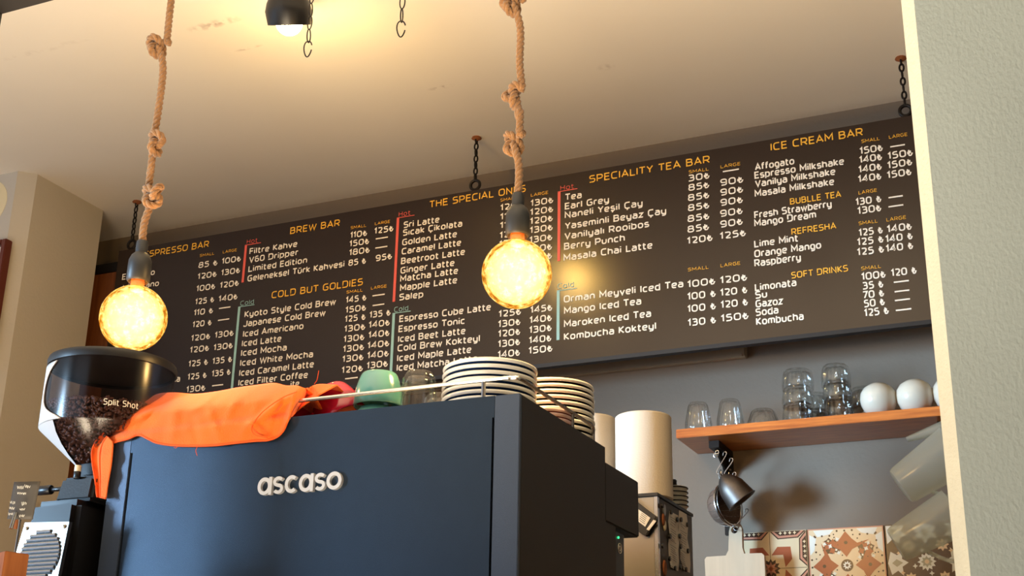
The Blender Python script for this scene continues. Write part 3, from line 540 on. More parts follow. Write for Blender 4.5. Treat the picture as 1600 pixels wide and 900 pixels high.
# ------------------------------------------------------------------ rope pendants
RR = .0075
def rope_mesh(path):
    """three strands laid around a path"""
    pts = []; acc = 0
    # resample evenly
    step = .0022; out = [Vector(path[0])]; carry = 0
    for a, b in zip(path[:-1], path[1:]):
        d = (Vector(b)-Vector(a)); L = d.length
        s = step-carry
        while s <= L: out.append(Vector(a)+d*(s/L)); s += step
        carry = L-(s-step)
    P = out; n = len(P); T = [(P[min(i+1, n-1)]-P[max(i-1, 0)]).normalized() for i in range(n)]
    N = T[0].orthogonal().normalized(); F = []
    for i in range(n):
        N = N-T[i]*N.dot(T[i]); N.normalize(); F.append((N.copy(), T[i].cross(N)))
    bm = bmesh.new()
    for k in range(3):
        st = []
        for i in range(n):
            a = 2*pi*k/3+i*step/.034*2*pi; st.append(P[i]+(F[i][0]*cos(a)+F[i][1]*sin(a))*RR*.47)
        tube(bm, st, RR*.56, 7)
    return bm
def knot(zc, flip, yaw, sc=.0074):
    """overhand knot: an opened trefoil, entering from above and leaving below"""
    out = []; t0 = radians(90)
    for i in range(0, 37):
        t = .42+(2*pi-.84)*i/36+pi/6*5
        x_ = sin(t)+2*sin(2*t); y_ = cos(t)-2*cos(2*t); z_ = -sin(3*t)
        out.append(Vector((x_, z_*1.3, y_)))
    # rotate so that the opening faces +x
    a = out[0]; b = out[-1]; mid = (a+b)/2; ang = atan2(mid.z, mid.x)
    R_ = Matrix.Rotation(ang, 3, 'Y'); out = [R_ @ v for v in out]
    if out[0].z < out[-1].z: out = out[::-1]
    res = []
    for v in out:
        v = Vector((v.x-2.2, v.y, v.z))*sc; v.x *= flip
        res.append(Matrix.Rotation(yaw, 3, 'Z') @ v+Vector((0, 0, zc)))
    return res
def pendant(px, py, Y, rpx_top, knots, label, label_cat, lean):
    c = at(px, py, Y); t = thing('rope_pendant_lamp', label, 'pendant lamp', (c.x, Y, c.z), 'rope pendant lamps')
    zs = .112   # neck collar above globe centre
    ztop = .155
    path = [Vector((lean*1.0, 0, H-c.z))]; 
    ks = sorted([(at(kx, ky, Y).z-c.z, fl, yw, at(kx, ky, Y).x-c.x) for kx, ky, fl, yw in knots], reverse=True)
    for z, fl, yw, ox in ks:
        path += [Vector((ox*.8, 0, z+.06))] + [v+Vector((ox*.6, 0, 0)) for v in knot(z, fl, yw)] + [Vector((ox*.6, 0, z-.055))]
    path += [Vector((0, 0, ztop-.01))]
    path = catmull(path, 5)
    obj('rope', rope_mesh(path), 'rope', t, 'all')
    bm = bmesh.new(); lathe(bm, [(0, ztop), (.0105, ztop), (.0115, ztop-.004), (.0115, ztop-.024), (.0175, ztop-.030), (.0215, ztop-.040), (.0220, ztop-.05), (.0220, .076), (.019, .072), (.017, .074), (0, .09)], 40); bmesh.ops.recalc_face_normals(bm, faces=bm.faces)
    obj('socket', bm, 'socket', t, True)
    bm = bmesh.new(); lathe(bm, [(.0165, .078), (.0165, .066), (.021, .058)], 32); nk = obj('bulb_neck', bm, 'clear', t, 'all')
    bm = bmesh.new(); lathe(bm, [(.0125, .080), (.0125, .055), (0, .05)], 24); obj('screw_cap', bm, 'rust', t, 'all')
    # globe in a diamond lattice
    R = .0625; bm = bmesh.new(); NU, NV = 26, 22; rings = []
    for j in range(1, NV):
        th = pi*j/NV; rings.append([bm.verts.new((R*sin(th)*cos(2*pi*(i+.5*(j % 2))/NU), R*sin(th)*sin(2*pi*(i+.5*(j % 2))/NU), R*cos(th))) for i in range(NU)])
    top = bm.verts.new((0, 0, R)); bot = bm.verts.new((0, 0, -R))
    for i in range(NU):
        bm.faces.new((top, rings[0][i], rings[0][(i+1) % NU])); bm.faces.new((bot, rings[-1][(i+1) % NU], rings[-1][i]))
    for j in range(len(rings)-1):
        A, B = rings[j], rings[j+1]; od = (j+1) % 2
        for i in range(NU):
            i2 = (i+1) % NU
            if od: bm.faces.new((A[i], B[i], B[i2])) if False else None
            if od:   # A shifted by half
                bm.faces.new((A[i], B[i], B[i2])); bm.faces.new((A[i], B[i2], A[i2]))
            else:
                bm.faces.new((A[i], B[i], A[i2])); bm.faces.new((A[i2], B[i], B[i2]))
    bmesh.ops.recalc_face_normals(bm, faces=bm.faces)
    g = obj('globe', bm, 'globe', t)
    bm = bmesh.new(); bmesh.ops.create_uvsphere(bm, u_segments=24, v_segments=14, radius=.056); obj('glowing_core', bm, 'core', g, 'all')
    bm = bmesh.new(); lathe(bm, [(0, 0), (.04, 0), (.045, -.006), (.04, -.03), (.012, -.04), (0, -.04)], 28); bmesh.ops.recalc_face_normals(bm, faces=bm.faces)
    obj('ceiling_cup', bm, 'socket', t, True, loc=Vector((lean, 0, H-c.z)))
    light('POINT', 'pendant_glow', (c.x, Y, c.z), 32, (1, .76, .50), .042)
    return t
pendant(807.5, 428, 2.04, 12, [(813, 5, 1, .3), (811, 144, -1, 2.6), (812, 217, 1, -.5)], 'rope pendant with a lit amber globe, in front of the middle of the menu board', '', 0)
pendant(208.5, 497, 1.89, 12, [(259, 72, 1, .4), (240, 229, -1, -.7), (230, 308, 1, 2.9)], 'rope pendant with a lit amber globe, above the coffee bean hopper at the left', '', -.004)

# ------------------------------------------------------------------ counters
boxo_c = boxo('bar_counter', -3.0, -.45, 1.45, 2.6, 1.06, 1.10, 'counter', None, .004)
tag(boxo_c, 'wooden bar counter carrying the espresso machine and grinder, below the photo', 'counter')
boxo('front_panel', -2.95, -.5, 1.5, 1.53, 0, 1.06, 'counter', boxo_c); boxo('end_panel', -.53, -.5, 1.53, 2.55, 0, 1.06, 'counter', boxo_c)
bc_ = boxo('back_counter', -3.14, 2.0, 2.98, YW-.016, .88, .92, 'counter', None, .004)
tag(bc_, 'wooden back counter against the tiled wall, below the photo', 'counter'); boxo('front_panel', -3.14, 2.0, 3.03, 3.06, 0, .88, 'counter', bc_)

# ------------------------------------------------------------------ espresso machine
em = thing('espresso_machine', 'large dark blue espresso machine seen from behind, with raised silver lettering', 'espresso machine', (-1.22, 1.85, 1.10))
def mo(name, x0, x1, y0, y1, z0, z1, m, bev=.0, parent=None):
    bm = bmesh.new(); box(bm, x0+1.22, x1+1.22, y0-1.85, y1-1.85, z0-1.10, z1-1.10, bev); return obj(name, bm, m, parent or em)
XL, XR, ZT = -1.617, -.826, 1.632; SL, SR, ZS = -1.575, -.869, 1.597
mo('inner_body', XL+.012, XR-.004, 1.862, 2.226, 1.14, ZT-.013, 'black')
# one folded back sheet: corner posts joined to the panel above two long slits
bm = bmesh.new()
g = 1.22; 
def q4(pts, mi): 
    vs = [bm.verts.new((a+g, b-1.85, c-1.10)) for a, b, c in pts]; f = bm.faces.new(vs); f.material_index = mi
bm.free()
mo('back_panel', SL+.0055, SR-.0035, 1.850, 1.859, 1.14, ZS, 'machine', .0)
mo('back_panel_top', SL+.0001, SR-.0001, 1.850, 1.859, ZS, ZT, 'machine', .0)
mo('corner_post', XL, SL, 1.850, 1.859, 1.14, ZT, 'machine_post', .001)
mo('corner_post', SR, XR, 1.850, 1.859, 1.14, ZT, 'machine_post', .001)
mo('side_panel', XR-.0035, XR, 1.8595, 2.228, 1.14, ZT-.001, 'machine_side', .0)
mo('side_panel', XL, XL+.0035, 1.8595, 2.228, 1.14, ZT-.001, 'machine_side', .0)
mo('cup_tray', XL+.004, XR-.004, 1.8605, 2.226, ZT-.012, ZT-.003, 'steel')
mo('group_cover', XL, XR, 2.2285, 2.408, 1.499, 1.605, 'machine_side', .002)
mo('lower_front', XL+.005, XR-.001, 2.2285, 2.284, 1.14, 1.4985, 'machine_side', .001)
cp = mo('control_panel', XL+.02, XR-.004, 2.2845, 2.335, 1.33, 1.492, 'machine', .001)
o = mo('drip_tray', XL, XR, 2.23, 2.44, 1.14, 1.20, 'steel', .003)
for x_ in (XL+.07, XR-.07):
    for y_ in (1.92, 2.33):
        bm = bmesh.new(); lathe(bm, [(0, 0), (.022, 0), (.026, .04), (0, .04)], 20, Matrix.Translation((x_+1.22, y_-1.85, 0))); bmesh.ops.recalc_face_normals(bm, faces=bm.faces); obj('foot', bm, 'black', em, True)
# group heads under the cover, on the barista's side
for x_ in (-1.42, -1.05):
    bm = bmesh.new(); lathe(bm, [(0, 1.499), (.036, 1.499), (.036, 1.45), (.03, 1.44), (0, 1.44)], 28, Matrix.Translation((x_+1.22, 2.372-1.85, -1.10))); bmesh.ops.recalc_face_normals(bm, faces=bm.faces); obj('group_head', bm, 'chrome', em, True)
# indicator: small lamp and round touch icon on the control panel's end
pi_ = at(964, 848, 2.3); bm = bmesh.new(); bmesh.ops.create_uvsphere(bm, u_segments=8, v_segments=6, radius=.0022, matrix=Matrix.Translation((XR-.003+1.22, 2.302-1.85, 1.482-1.1))); obj('indicator_lamp', bm, 'orange_led', em, True)
for r_ in (.009, .0045):
    bm = bmesh.new(); tube(bm, [Vector((XR-.0035+1.22, 2.311-1.85+r_*cos(a*pi/10), 1.464-1.1+r_*sin(a*pi/10))) for a in range(20)], .0007, 4, True); obj('icon_ring', bm, 't_white', em, True)
# silver lettering, built from strokes standing proud of the panel
def ribbon(bm, pts, wd, y0, y1, closed=False):
    pts = [Vector((p[0], 0, p[1])) for p in pts]; n = len(pts); L = []; R_ = []
    for i in range(n):
        a = pts[(i-1) % n] if (closed or i) else pts[0]; b = pts[(i+1) % n] if (closed or i < n-1) else pts[-1]
        d = (b-a).normalized(); nn = Vector((-d.z, 0, d.x))*wd/2; L.append(pts[i]+nn); R_.append(pts[i]-nn)
    V = [[bm.verts.new((p.x, y, p.z)) for p in Q] for Q, y in ((L, y0), (R_, y0), (R_, y1), (L, y1))]
    for i in range(n if closed else n-1):
        j = (i+1) % n
        for k in range(4): bm.faces.new((V[k][i], V[(k+1) % 4][i], V[(k+1) % 4][j], V[k][j]))
    if not closed:
        bm.faces.new([V[k][0] for k in range(4)]); bm.faces.new([V[k][-1] for k in range(4)][::-1])
lx0, lx1, lz0, lh = -1.297, -1.134, 1.5015, .0295
adv = (lx1-lx0)/6.0; wd = .0060
def arc(cx, cz, rx, rz, a0, a1, n=22): return [(cx+rx*cos(radians(a0+(a1-a0)*i/n)), cz+rz*sin(radians(a0+(a1-a0)*i/n))) for i in range(n+1)]
widths = {'a': 1.08, 's': .82, 'c': 1.0, 'o': 1.1}; tot = sum(widths[c] for c in 'ascaso'); cur = lx0
for ch in 'ascaso':
    W_ = widths[ch]/tot*(lx1-lx0); x0 = cur+.001; x1 = cur+W_-.001; cx = (x0+x1)/2; cz = lz0+lh/2; rx = (x1-x0)/2-wd/2; rz = lh/2-wd/2; cur += W_
    bm = bmesh.new(); yy = (1.8435, 1.8505)
    if ch == 'o': ribbon(bm, arc(cx, cz, rx, rz, 0, 345, 23), wd, *yy, True)
    if ch == 'a':
        ribbon(bm, arc(cx-.0008, cz, rx-.0008, rz, 0, 345, 23), wd, *yy, True); ribbon(bm, [(x1-wd/2, lz0), (x1-wd/2, lz0+lh)], wd, yy[0]-.0002, yy[1])
    if ch == 'c': ribbon(bm, arc(cx+.0006, cz, rx, rz, 48, 312, 22), wd, *yy)
    if ch == 's': ribbon(bm, arc(cx, cz+rz/2, rx, rz/2, 30, 250, 14)+arc(cx, cz-rz/2, rx, rz/2, 70, -150, 14), wd*.92, *yy)
    bmesh.ops.recalc_face_normals(bm, faces=bm.faces)
    for v in bm.verts: v.co += Vector((1.22, -1.85, -1.10))
    obj('raised_letter', bm, 'silver', em)
# cup rail
zr = 1.664; xr0, xr1 = XL+.02, XR-.012
path = catmull([(xr0, 2.19, zr), (xr0, 1.95, zr), (xr0, 1.89, zr), (xr0+.02, 1.868, zr), (xr0+.08, 1.866, zr), (-1.2, 1.866, zr), (xr1-.06, 1.866, zr), (xr1-.012, 1.870, zr), (xr1, 1.885, zr), (xr1, 1.95, zr), (xr1, 2.10, zr), (xr1, 2.185, zr), (xr1, 2.197, zr-.003), (xr1, 2.200, zr-.012), (xr1, 2.200, zr-.022), (xr1, 2.200, ZT-.004)], 6)
rl_ = tubeo('cup_rail', [Vector(p)-Vector((-1.22, 1.85, 1.10)) for p in path], .0034, 'chrome', em)
for x_, y_ in ((-.897, 1.867), (-1.54, 1.867)):
    tubeo('rail_post', [Vector((x_+1.22, y_-1.85, ZT-1.112)), Vector((x_+1.22, y_-1.85, zr-1.1))], .0036, 'chrome', em)
tubeo('rail_post', [Vector((xr1+1.22, 2.10-1.85, ZT-1.112)), Vector((xr1+1.22, 2.10-1.85, zr-1.1))], .0036, 'chrome', em)

# ------------------------------------------------------------------ crockery on the machine
ZC = ZT-.003
def saucer_mesh(name, R, mats, mm):
    bm = bmesh.new(); h = R*.24
    prof = [(0, .003), (R*.45, .003), (R*.5, 0), (R*.55, .001), (R*.60, .004), (R*.965, h-.0052), (R*.992, h-.0046), (R, h-.0018), (R*.99, h+.0008), (R*.95, h), (R*.6, .0085), (0, .007)]
    ms = [1, 1, 1, 1, 1, 0, 0, 0, 0, 1, 1]
    lathe(bm, prof, 56, None, mats=ms); bmesh.ops.recalc_face_normals(bm, faces=bm.faces)
    me = bpy.data.meshes.new(name); bm.to_mesh(me); bm.free()
    for k in mats: me.materials.append(M[k])
    for p_ in me.polygons: p_.use_smooth = True
    return me
def stack(me, cx, cy, z0, n, dz, name, lab, cat, group):
    for i in range(n):
        o = bpy.data.objects.new(name, me); COL.objects.link(o); o.location = (cx+random.uniform(-.0012, .0012), cy+random.uniform(-.0012, .0012), z0+i*dz); o.rotation_euler = (0, 0, random.random()*6)
        tag(o, lab[i] if isinstance(lab, list) else lab, cat, group)
ordn = ['first', 'second', 'third', 'fourth', 'fifth', 'sixth', 'seventh', 'eighth', 'ninth', 'tenth', 'eleventh', 'twelfth', 'thirteenth', 'fourteenth', 'fifteenth']
def labs(n, base):
    L_ = []
    for i in range(n):
        k = n-1-i; L_.append(('topmost ' if k == 0 else ordn[k]+' from the top, ')+base if k else 'topmost '+base)
    return L_
s1 = saucer_mesh('blue_saucer', .080, ('white', 'navy'), 1); s2 = saucer_mesh('shade_painted_saucer', .078, ('white', 'gap_shade'), 1); s3 = saucer_mesh('pink_saucer', .045, ('pink', 'maroon'), 1)
stack(s1, -.936, 1.972, ZC, 7, .0108, 'saucer', labs(7, 'white and navy saucer in the front stack on the machine'), 'saucer', 'front stack of navy and white saucers')
stack(s2, -.922, 2.208, ZC, 10, .0106, 'saucer', labs(10, 'white shade-painted saucer in the tall rear stack on the machine'), 'saucer', 'rear stack of shade-painted white saucers')
stack(s3, -.884, 2.095, ZC, 4, .0080, 'saucer', labs(4, 'small pink saucer between the two white saucer stacks'), 'saucer', 'small pink and maroon saucers')
for i, o in enumerate([o for o in COL.objects if o.get('group') == 'rear stack of shade-painted white saucers']):
    k = 1.03-.004*i; o.scale = (k, k, 1)
def cup_mesh(name, R, Hh, m, seg=48):
    bm = bmesh.new()   # inverted: mouth at z=0, foot on top
    lathe(bm, [(R-.003, .002), (R-.0015, 0), (R, .002), (R*1.0, Hh*.18), (R*.96, Hh*.45), (R*.83, Hh*.78), (R*.74, Hh*.95), (R*.69, Hh), (R*.64, Hh), (R*.62, Hh-.003), (0, Hh-.003)], seg)
    lathe(bm, [(R-.003, .002), (R*.92, Hh*.4), (R*.6, Hh*.85), (0, Hh*.88)], seg)
    bmesh.ops.remove_doubles(bm, verts=bm.verts, dist=1e-5); bmesh.ops.recalc_face_normals(bm, faces=bm.faces)
    me = bpy.data.meshes.new(name); bm.to_mesh(me); bm.free(); me.materials.append(M[m])
    for p_ in me.polygons: p_.use_smooth = True
    return me
def put(name, me, loc, lab, cat, group=None, rot=None, mtx=None):
    o = bpy.data.objects.new(name, me); COL.objects.link(o); o.location = loc
    if rot: o.rotation_euler = rot
    return tag(o, lab, cat, group)
def handle(parent, R, Hh, ang, m):
    pts = [Vector((R*.92+.020*sin(pi*t), 0, Hh*(.25+.5*t))) for t in [i/8 for i in range(9)]]
    o = tubeo('handle', [Matrix.Rotation(ang, 3, 'Z') @ p_ for p_ in pts], .0035, m, parent); return o
Yg = 1.97; gp = at(591, 625, Yg); gc = cup_mesh('green_cup', .043, .060, 'sage')
top_z = at(591, 582, Yg-.01).z; zb = top_z-.060
o = put('cup', gc, (gp.x, Yg, zb), 'sage green cup upside down, on top of another, behind the rail', 'cup', 'sage green cups'); handle(o, .043, .06, 2.4, 'sage')
o = put('cup', gc, (gp.x-.002, Yg, ZC), 'lower sage green cup under the upper one, mostly hidden by the machine top', 'cup', 'sage green cups'); handle(o, .043, .06, 2.6, 'sage'); o.scale = (1, 1, (zb-ZC-.001)/.060*.98)
rc = cup_mesh('red_cup', .047, .066, 'crimson'); rp = at(524, 630, 1.97)
o = put('cup', rc, (rp.x+.012, 1.985, ZC+.026), 'crimson cup lying tilted beside the orange cloth', 'cup', 'crimson cups', (0, radians(-32), 0))
o = put('cup', rc, (rp.x-.09, 1.985, ZC), 'crimson cup half hidden under the orange cloth', 'cup', 'crimson cups')
def glass_mesh(name, prof, seg=48, ribn=0, rib=0, m='glass'):
    bm = bmesh.new(); lathe(bm, prof, seg, None, rib, ribn); bmesh.ops.recalc_face_normals(bm, faces=bm.faces)
    me = bpy.data.meshes.new(name); bm.to_mesh(me); bm.free(); me.materials.append(M[m])
    for p_ in me.polygons: p_.use_smooth = True
    return me
def tumbler(name, R, Hh, k=.78, ribn=12, rib=.03, wall=.0028):
    return glass_mesh(name, [(R, 0, 0), (R, .004, 0), (R*(1+k)/2+R*.04, Hh*.45, 1), (R*k+.002, Hh*.85, 1), (R*k-.002, Hh-.003, .5), (R*k*.8, Hh, 0), (0, Hh, 0), ][:7]
        + [] , 72, ribn, rib)
def tumbler2(name, R, Hh, k=.78, ribn=12, rib=.03, wall=.003, base=.010):
    out = [(R-wall/2, 0, 0), (R, .002, 0), (R*.97, Hh*.3, 1), (R*(k*.55+.45), Hh*.6, 1), (R*k, Hh*.9, 1), (R*k-.004, Hh, .2), (0, Hh, 0), (0, Hh-base, 0), (R*k-wall-.003, Hh-base, 0), (R*k-wall, Hh*.8, 0), (R*.97-wall, Hh*.3, 0), (R-wall, .002, 0), (R-wall/2, 0, 0)]
    return glass_mesh(name, out, 72, ribn, rib, 'glass')
gm = tumbler2('glass_a', .034, .098, .8, 9, .07)
p = at(654, 620, 1.98); put('glass_tumbler', gm, (p.x, 1.98, ZC), 'clear faceted glass upside down between the green cup and the front saucer stack', 'glass')
p = at(691, 620, 2.09); put('glass_tumbler', tumbler2('glass_b', .03, .092, .85, 10, .03), (p.x-.012, 2.10, ZC), 'clear glass peeking out behind the left side of the front saucer stack', 'glass')

# ------------------------------------------------------------------ orange cloth
ct = thing('cleaning_cloth', 'bright orange microfibre cloth draped over the top left of the espresso machine', 'cloth', (-1.4, 1.85, 1.63))
O_ = Vector((-1.4, 1.85, 1.63))
cols = [(163, 693, 156, 684), (172, 694, 166, 675), (184, 690, 180, 666), (200, 686, 197, 653), (217, 680, 213, 640), (232, 686, 232, 625), (245, 692, 247, 616), (270, 696, 272, 614), (300, 697, 305, 616), (335, 696, 340, 612),
        (370, 692, 372, 606), (400, 689, 402, 602), (418, 688, 428, 599), (433, 683, 447, 603), (444, 672, 463, 603), (453, 654, 478, 607), (474, 634, 498, 601), (500, 616, 527, 602)]
cc = catmull([Vector((a, b, 0)) for a, b, c, d in cols], 9); ck = catmull([Vector((c, d, 0)) for a, b, c, d in cols], 9)
creases = [((345, 612), (298, 645), 5, .006), ((472, 604), (394, 662), 6, .015), ((394, 662), (420, 686), 5, .009), ((446, 618), (430, 680), 6, -.010), ((462, 612), (448, 670), 4, .008), ((255, 630), (217, 680), 8, -.006), ((325, 635), (345, 690), 7, .005), ((275, 628), (268, 690), 9, .006),
           ((300, 650), (310, 692), 6, -.004), ((372, 620), (352, 660), 6, .005), ((420, 606), (380, 630), 6, -.006), ((240, 640), (185, 668), 6, .006), ((400, 640), (375, 688), 6, .004), ((290, 665), (350, 640), 6, .003)]
def crease(px, py):
    s = 0
    for (a, b, wdt, amp) in creases:
        ax_, ay = a; bx, by = b; dx, dy = bx-ax_, by-ay; t = max(0, min(1, ((px-ax_)*dx+(py-ay)*dy)/(dx*dx+dy*dy)))
        d = sqrt((px-ax_-t*dx)**2+(py-ay-t*dy)**2); s += amp*math.exp(-(d/wdt)**2)*(sin(pi*min(1, max(0, t*.9+.1)))*.6+.4)
    return s
NR = 26; bm = bmesh.new(); G = []
for i in range(len(cc)):
    col = []; hx, hy = cc[i].x, cc[i].y; kx, ky = ck[i].x, ck[i].y; ye = 652.6-(hx-460)*.1165
    right = max(0, min(1, (hx-446)/20)); right = right*right*(3-2*right)
    for j in range(NR+1):
        v = j/NR; px = hx+(kx-hx)*v; py = hy+(ky-hy)*v; up = ye-py
        y = 1.8445 + .010*max(0, min(1, up/10)) + .075*max(0, min(1, (up-30)/32))**1.5
        y = y*(1-right) + (1.885+.05*v)*right
        dn = .0035*noise.noise(Vector((px*.03, py*.03, 1)))+.0012*noise.noise(Vector((px*.12, py*.12, 5)))
        y2 = y-abs(dn)*.6-max(-.004, crease(px, py))*.9
        if right < .5: y2 = min(y2, y+.002)
        col.append(bm.verts.new(at(px, py, y2)-O_))
    P = at(kx, ky, 1.935 if right > .5 else (1.8445+.085*max(0, min(1, (ye-ky-30)/32))))
    for k, (dy, dz) in enumerate(((.012, -.003), (.03, -.010), (.05, -.022), (.07, -.03))):
        col.append(bm.verts.new(Vector((P.x, P.y+dy, max(P.z+dz, 1.636)))-O_))
    G.append(col)
for i in range(len(G)-1):
    for j in range(len(G[0])-1): bm.faces.new((G[i][j], G[i+1][j], G[i+1][j+1], G[i][j+1]))
hem = [G[i][0].co.copy() for i in range(len(G))]
bmesh.ops.recalc_face_normals(bm, faces=bm.faces)
o = obj('drape', bm, 'orange', ct, 'all'); md = o.modifiers.new('thickness', 'SOLIDIFY'); md.thickness = .0022; md.offset = 0
tubeo('stitched_hem', [h+Vector((0, -.0012, 0)) for h in hem[:140]], .0019, 'hem', ct, 6)
tubeo('folded_seam', catmull([at(a, b, 1.833)-O_ for a, b in ((464, 612), (440, 622), (412, 642), (397, 660), (393, 672), (400, 680), (418, 684))], 6), .0011, 'hem', ct, 6)
# hanging tail at the left corner, folded lengthwise
Lp = catmull([Vector((a, b, 0)) for a, b in ((163, 676), (150, 690), (144, 706), (145, 725), (149, 750), (152, 776))], 8); Rp = catmull([Vector((a, b, 0)) for a, b in ((176, 690), (177, 697), (176, 712), (174, 730), (170, 752), (166, 779))], 8)
bm = bmesh.new(); G = []
for a, b in zip(Lp, Rp):
    row = []
    for k in range(13):
        t = k/12; px = a.x+(b.x-a.x)*t; py = a.y+(b.y-a.y)*t
        y = 1.840+.006*sin(pi*min(1, t*2.1))*(1 if t < .476 else 0)-.003*t+.0015*sin(py*.2)
        row.append(bm.verts.new(at(px, py, y)-O_))
    G.append(row)
for i in range(len(G)-1):
    for j in range(12): bm.faces.new((G[i][j], G[i+1][j], G[i+1][j+1], G[i][j+1]))
seam = [G[i][5].co+Vector((0, -.002, 0)) for i in range(len(G))]; ledge = [G[i][0].co+Vector((0, -.001, 0)) for i in range(len(G))]; bot = [v.co+Vector((0, -.001, 0)) for v in G[-1]]
o = obj('hanging_corner', bm, 'orange', ct, 'all'); md = o.modifiers.new('thickness', 'SOLIDIFY'); md.thickness = .002; md.offset = 0
for P in (seam, ledge, bot): tubeo('stitched_hem', P, .0014, 'hem', ct, 6)
for P in (((309, 697), (306, 704), (308, 712)), ((278, 697), (275, 700), (272, 699)), ((491, 600), (495, 594), (497, 585), (498, 579))):
    tubeo('loose_thread', catmull([at(a, b, 1.842 if b > 650 else 1.93)-O_ for a, b in P], 5), .0005, 'hem', ct, 5)

# ------------------------------------------------------------------ coffee grinder
GX, GY = -1.682, 1.90
gr = thing('coffee_grinder', 'black coffee grinder with a smoked hopper full of dark beans, left of the espresso machine', 'coffee grinder', (GX, GY, 1.10))
o3 = Vector((GX, GY, 1.10)); HR = .1135
z0_, z1_, z2_, z3_ = 1.573, 1.588, 1.656, 1.775
T_ = Matrix.Translation((0, 0, -1.10))
bm = bmesh.new(); lathe(bm, [(.036, z1_), (HR*.985, z2_-.004), (HR, z2_+.002), (HR, z3_)], 72, T_); hp = obj('hopper', bm, 'smoke', gr, 'all')
bm = bmesh.new(); lathe(bm, [(0, z3_+.012), (HR*.8, z3_+.013), (HR+.002, z3_+.010), (HR+.004, z3_+.004), (HR+.003, z3_-.006), (HR+.0012, z3_-.006), (HR+.001, z3_), (0, z3_)], 72, T_); bmesh.ops.recalc_face_normals(bm, faces=bm.faces); obj('hopper_lid', bm, 'black', gr, True)
bm = bmesh.new(); lathe(bm, [(0, z1_+.002), (.037, z1_+.002), (.038, z1_-.004), (.036, z0_-.004), (.040, z0_-.006), (.040, z0_-.012), (0, z0_-.012)], 40, T_); bmesh.ops.recalc_face_normals(bm, faces=bm.faces); obj('hopper_collar', bm, 'blackmat', gr, True)
# silver shell wrapped round the hopper's left side, with an oval cut
aS_ = [radians(a) for a in range(188, 253, 3)]; bm = bmesh.new(); RS = HR+.0015
zz = [z2_-.002+(z3_-.008-z2_)*i/14 for i in range(15)]; V = {}
def edge_ang(z):     # right limit of the shell at height z: bulges away where the oval window starts
    t = (z-z2_)/(z3_-z2_); t = max(0, min(1, t)); k = 1-abs(2*t-1.0)**2.2
    return radians(266-34*k if t > .5 else 270-38*k)
for j, z in enumerate(zz):
    e = edge_ang(z)
    for i in range(12): a = radians(200)+(e-radians(200))*i/11; V[i, j] = bm.verts.new((RS*cos(a), RS*sin(a), z-1.10))
for j in range(14):
    for i in range(11): bm.faces.new((V[i, j], V[i+1, j], V[i+1, j+1], V[i, j+1]))
o = obj('side_shell', bm, 'silver', gr, 'all'); md = o.modifiers.new('t', 'SOLIDIFY'); md.thickness = .002; md.offset = 1
bm = bmesh.new(); n_ = 14; VV = {}
for j in range(5):
    t = j/4; r_ = HR+.0015-(HR-.036)*t*.96; z = z2_-.003-(z2_-z1_)*t*.96
    for i in range(n_): a = radians(200)+radians(30+(1-t)*30)*i/(n_-1); VV[i, j] = bm.verts.new((r_*cos(a)*1.012, r_*sin(a)*1.012, z-1.10))
for j in range(4):
    for i in range(n_-1): bm.faces.new((VV[i, j], VV[i+1, j], VV[i+1, j+1], VV[i, j+1]))
obj('lower_shell', bm, 'silver', gr, 'all')
# beans
proto = bmesh.new(); bmesh.ops.create_icosphere(proto, subdivisions=1, radius=1); pv = [v.co.copy() for v in proto.verts]; pf = [[v.index for v in f.verts] for f in proto.faces]; proto.free()
VB, FB = [], []; rn = random.Random(5)
def bean(c):
    m_ = Matrix.Rotation(rn.random()*6.3, 3, 'Z') @ Matrix.Rotation(rn.random()*6.3, 3, 'X') @ Matrix.Rotation(rn.random()*6.3, 3, 'Y') ; b0 = len(VB)
    for v in pv: VB.append(c+m_ @ Vector((v.x*.0056, v.y*.0041, v.z*.0030 if v.z > 0 else v.z*.0018)))
    for f in pf: FB.append([b0+i for i in f])
zt = 1.690
for k in range(3000):
    z = z1_+.004+(zt-z1_)*rn.random()**.7; rm = HR-.006 if z > z2_ else .034+(HR-.04)*(z-z1_)/(z2_-z1_)
    if rn.random() > rm/HR: continue
    a = rn.random()*2*pi; r_ = rm-rn.random()*.006; bean(Vector((r_*cos(a), r_*sin(a), z-1.10)))
for k in range(1100):
    a = rn.random()*2*pi; r_ = (HR-.008)*sqrt(rn.random()); bean(Vector((r_*cos(a), r_*sin(a), zt-1.10+.004*rn.random()+.012*noise.noise(Vector((a, r_*20, 0))))))
me = bpy.data.meshes.new('coffee_beans'); me.from_pydata(VB, [], FB); me.materials.append(M['bean'])
for p_ in me.polygons: p_.use_smooth = True
cb = bpy.data.objects.new('coffee_beans', me); COL.objects.link(cb); cb.parent = hp; cb['kind'] = 'stuff'
bm = bmesh.new(); lathe(bm, [(0, z1_+.004), (.026, z1_+.006), (HR-.014, z2_), (HR-.014, zt-.006), (0, zt-.004)], 32, T_); bmesh.ops.recalc_face_normals(bm, faces=bm.faces); o = obj('bean_filling', bm, 'bean', hp, 'all'); o['kind'] = 'stuff'
# writing on the hopper
bm = bmesh.new(); p0 = at(166, 624, 1.79); letters(bm, 'Split Shot', 0, .062, 0, .0100, 0, .12)
aa = atan2(p0.y-GY, p0.x-GX)
aC = radians(307)
for v in bm.verts:
    a = aC+v.co.x/(HR+.001); v.co = Vector(((HR+.001)*cos(a), (HR+.001)*sin(a), 1.679+v.co.z-1.10+.0))
obj('hopper_lettering', bm, 't_white', gr)
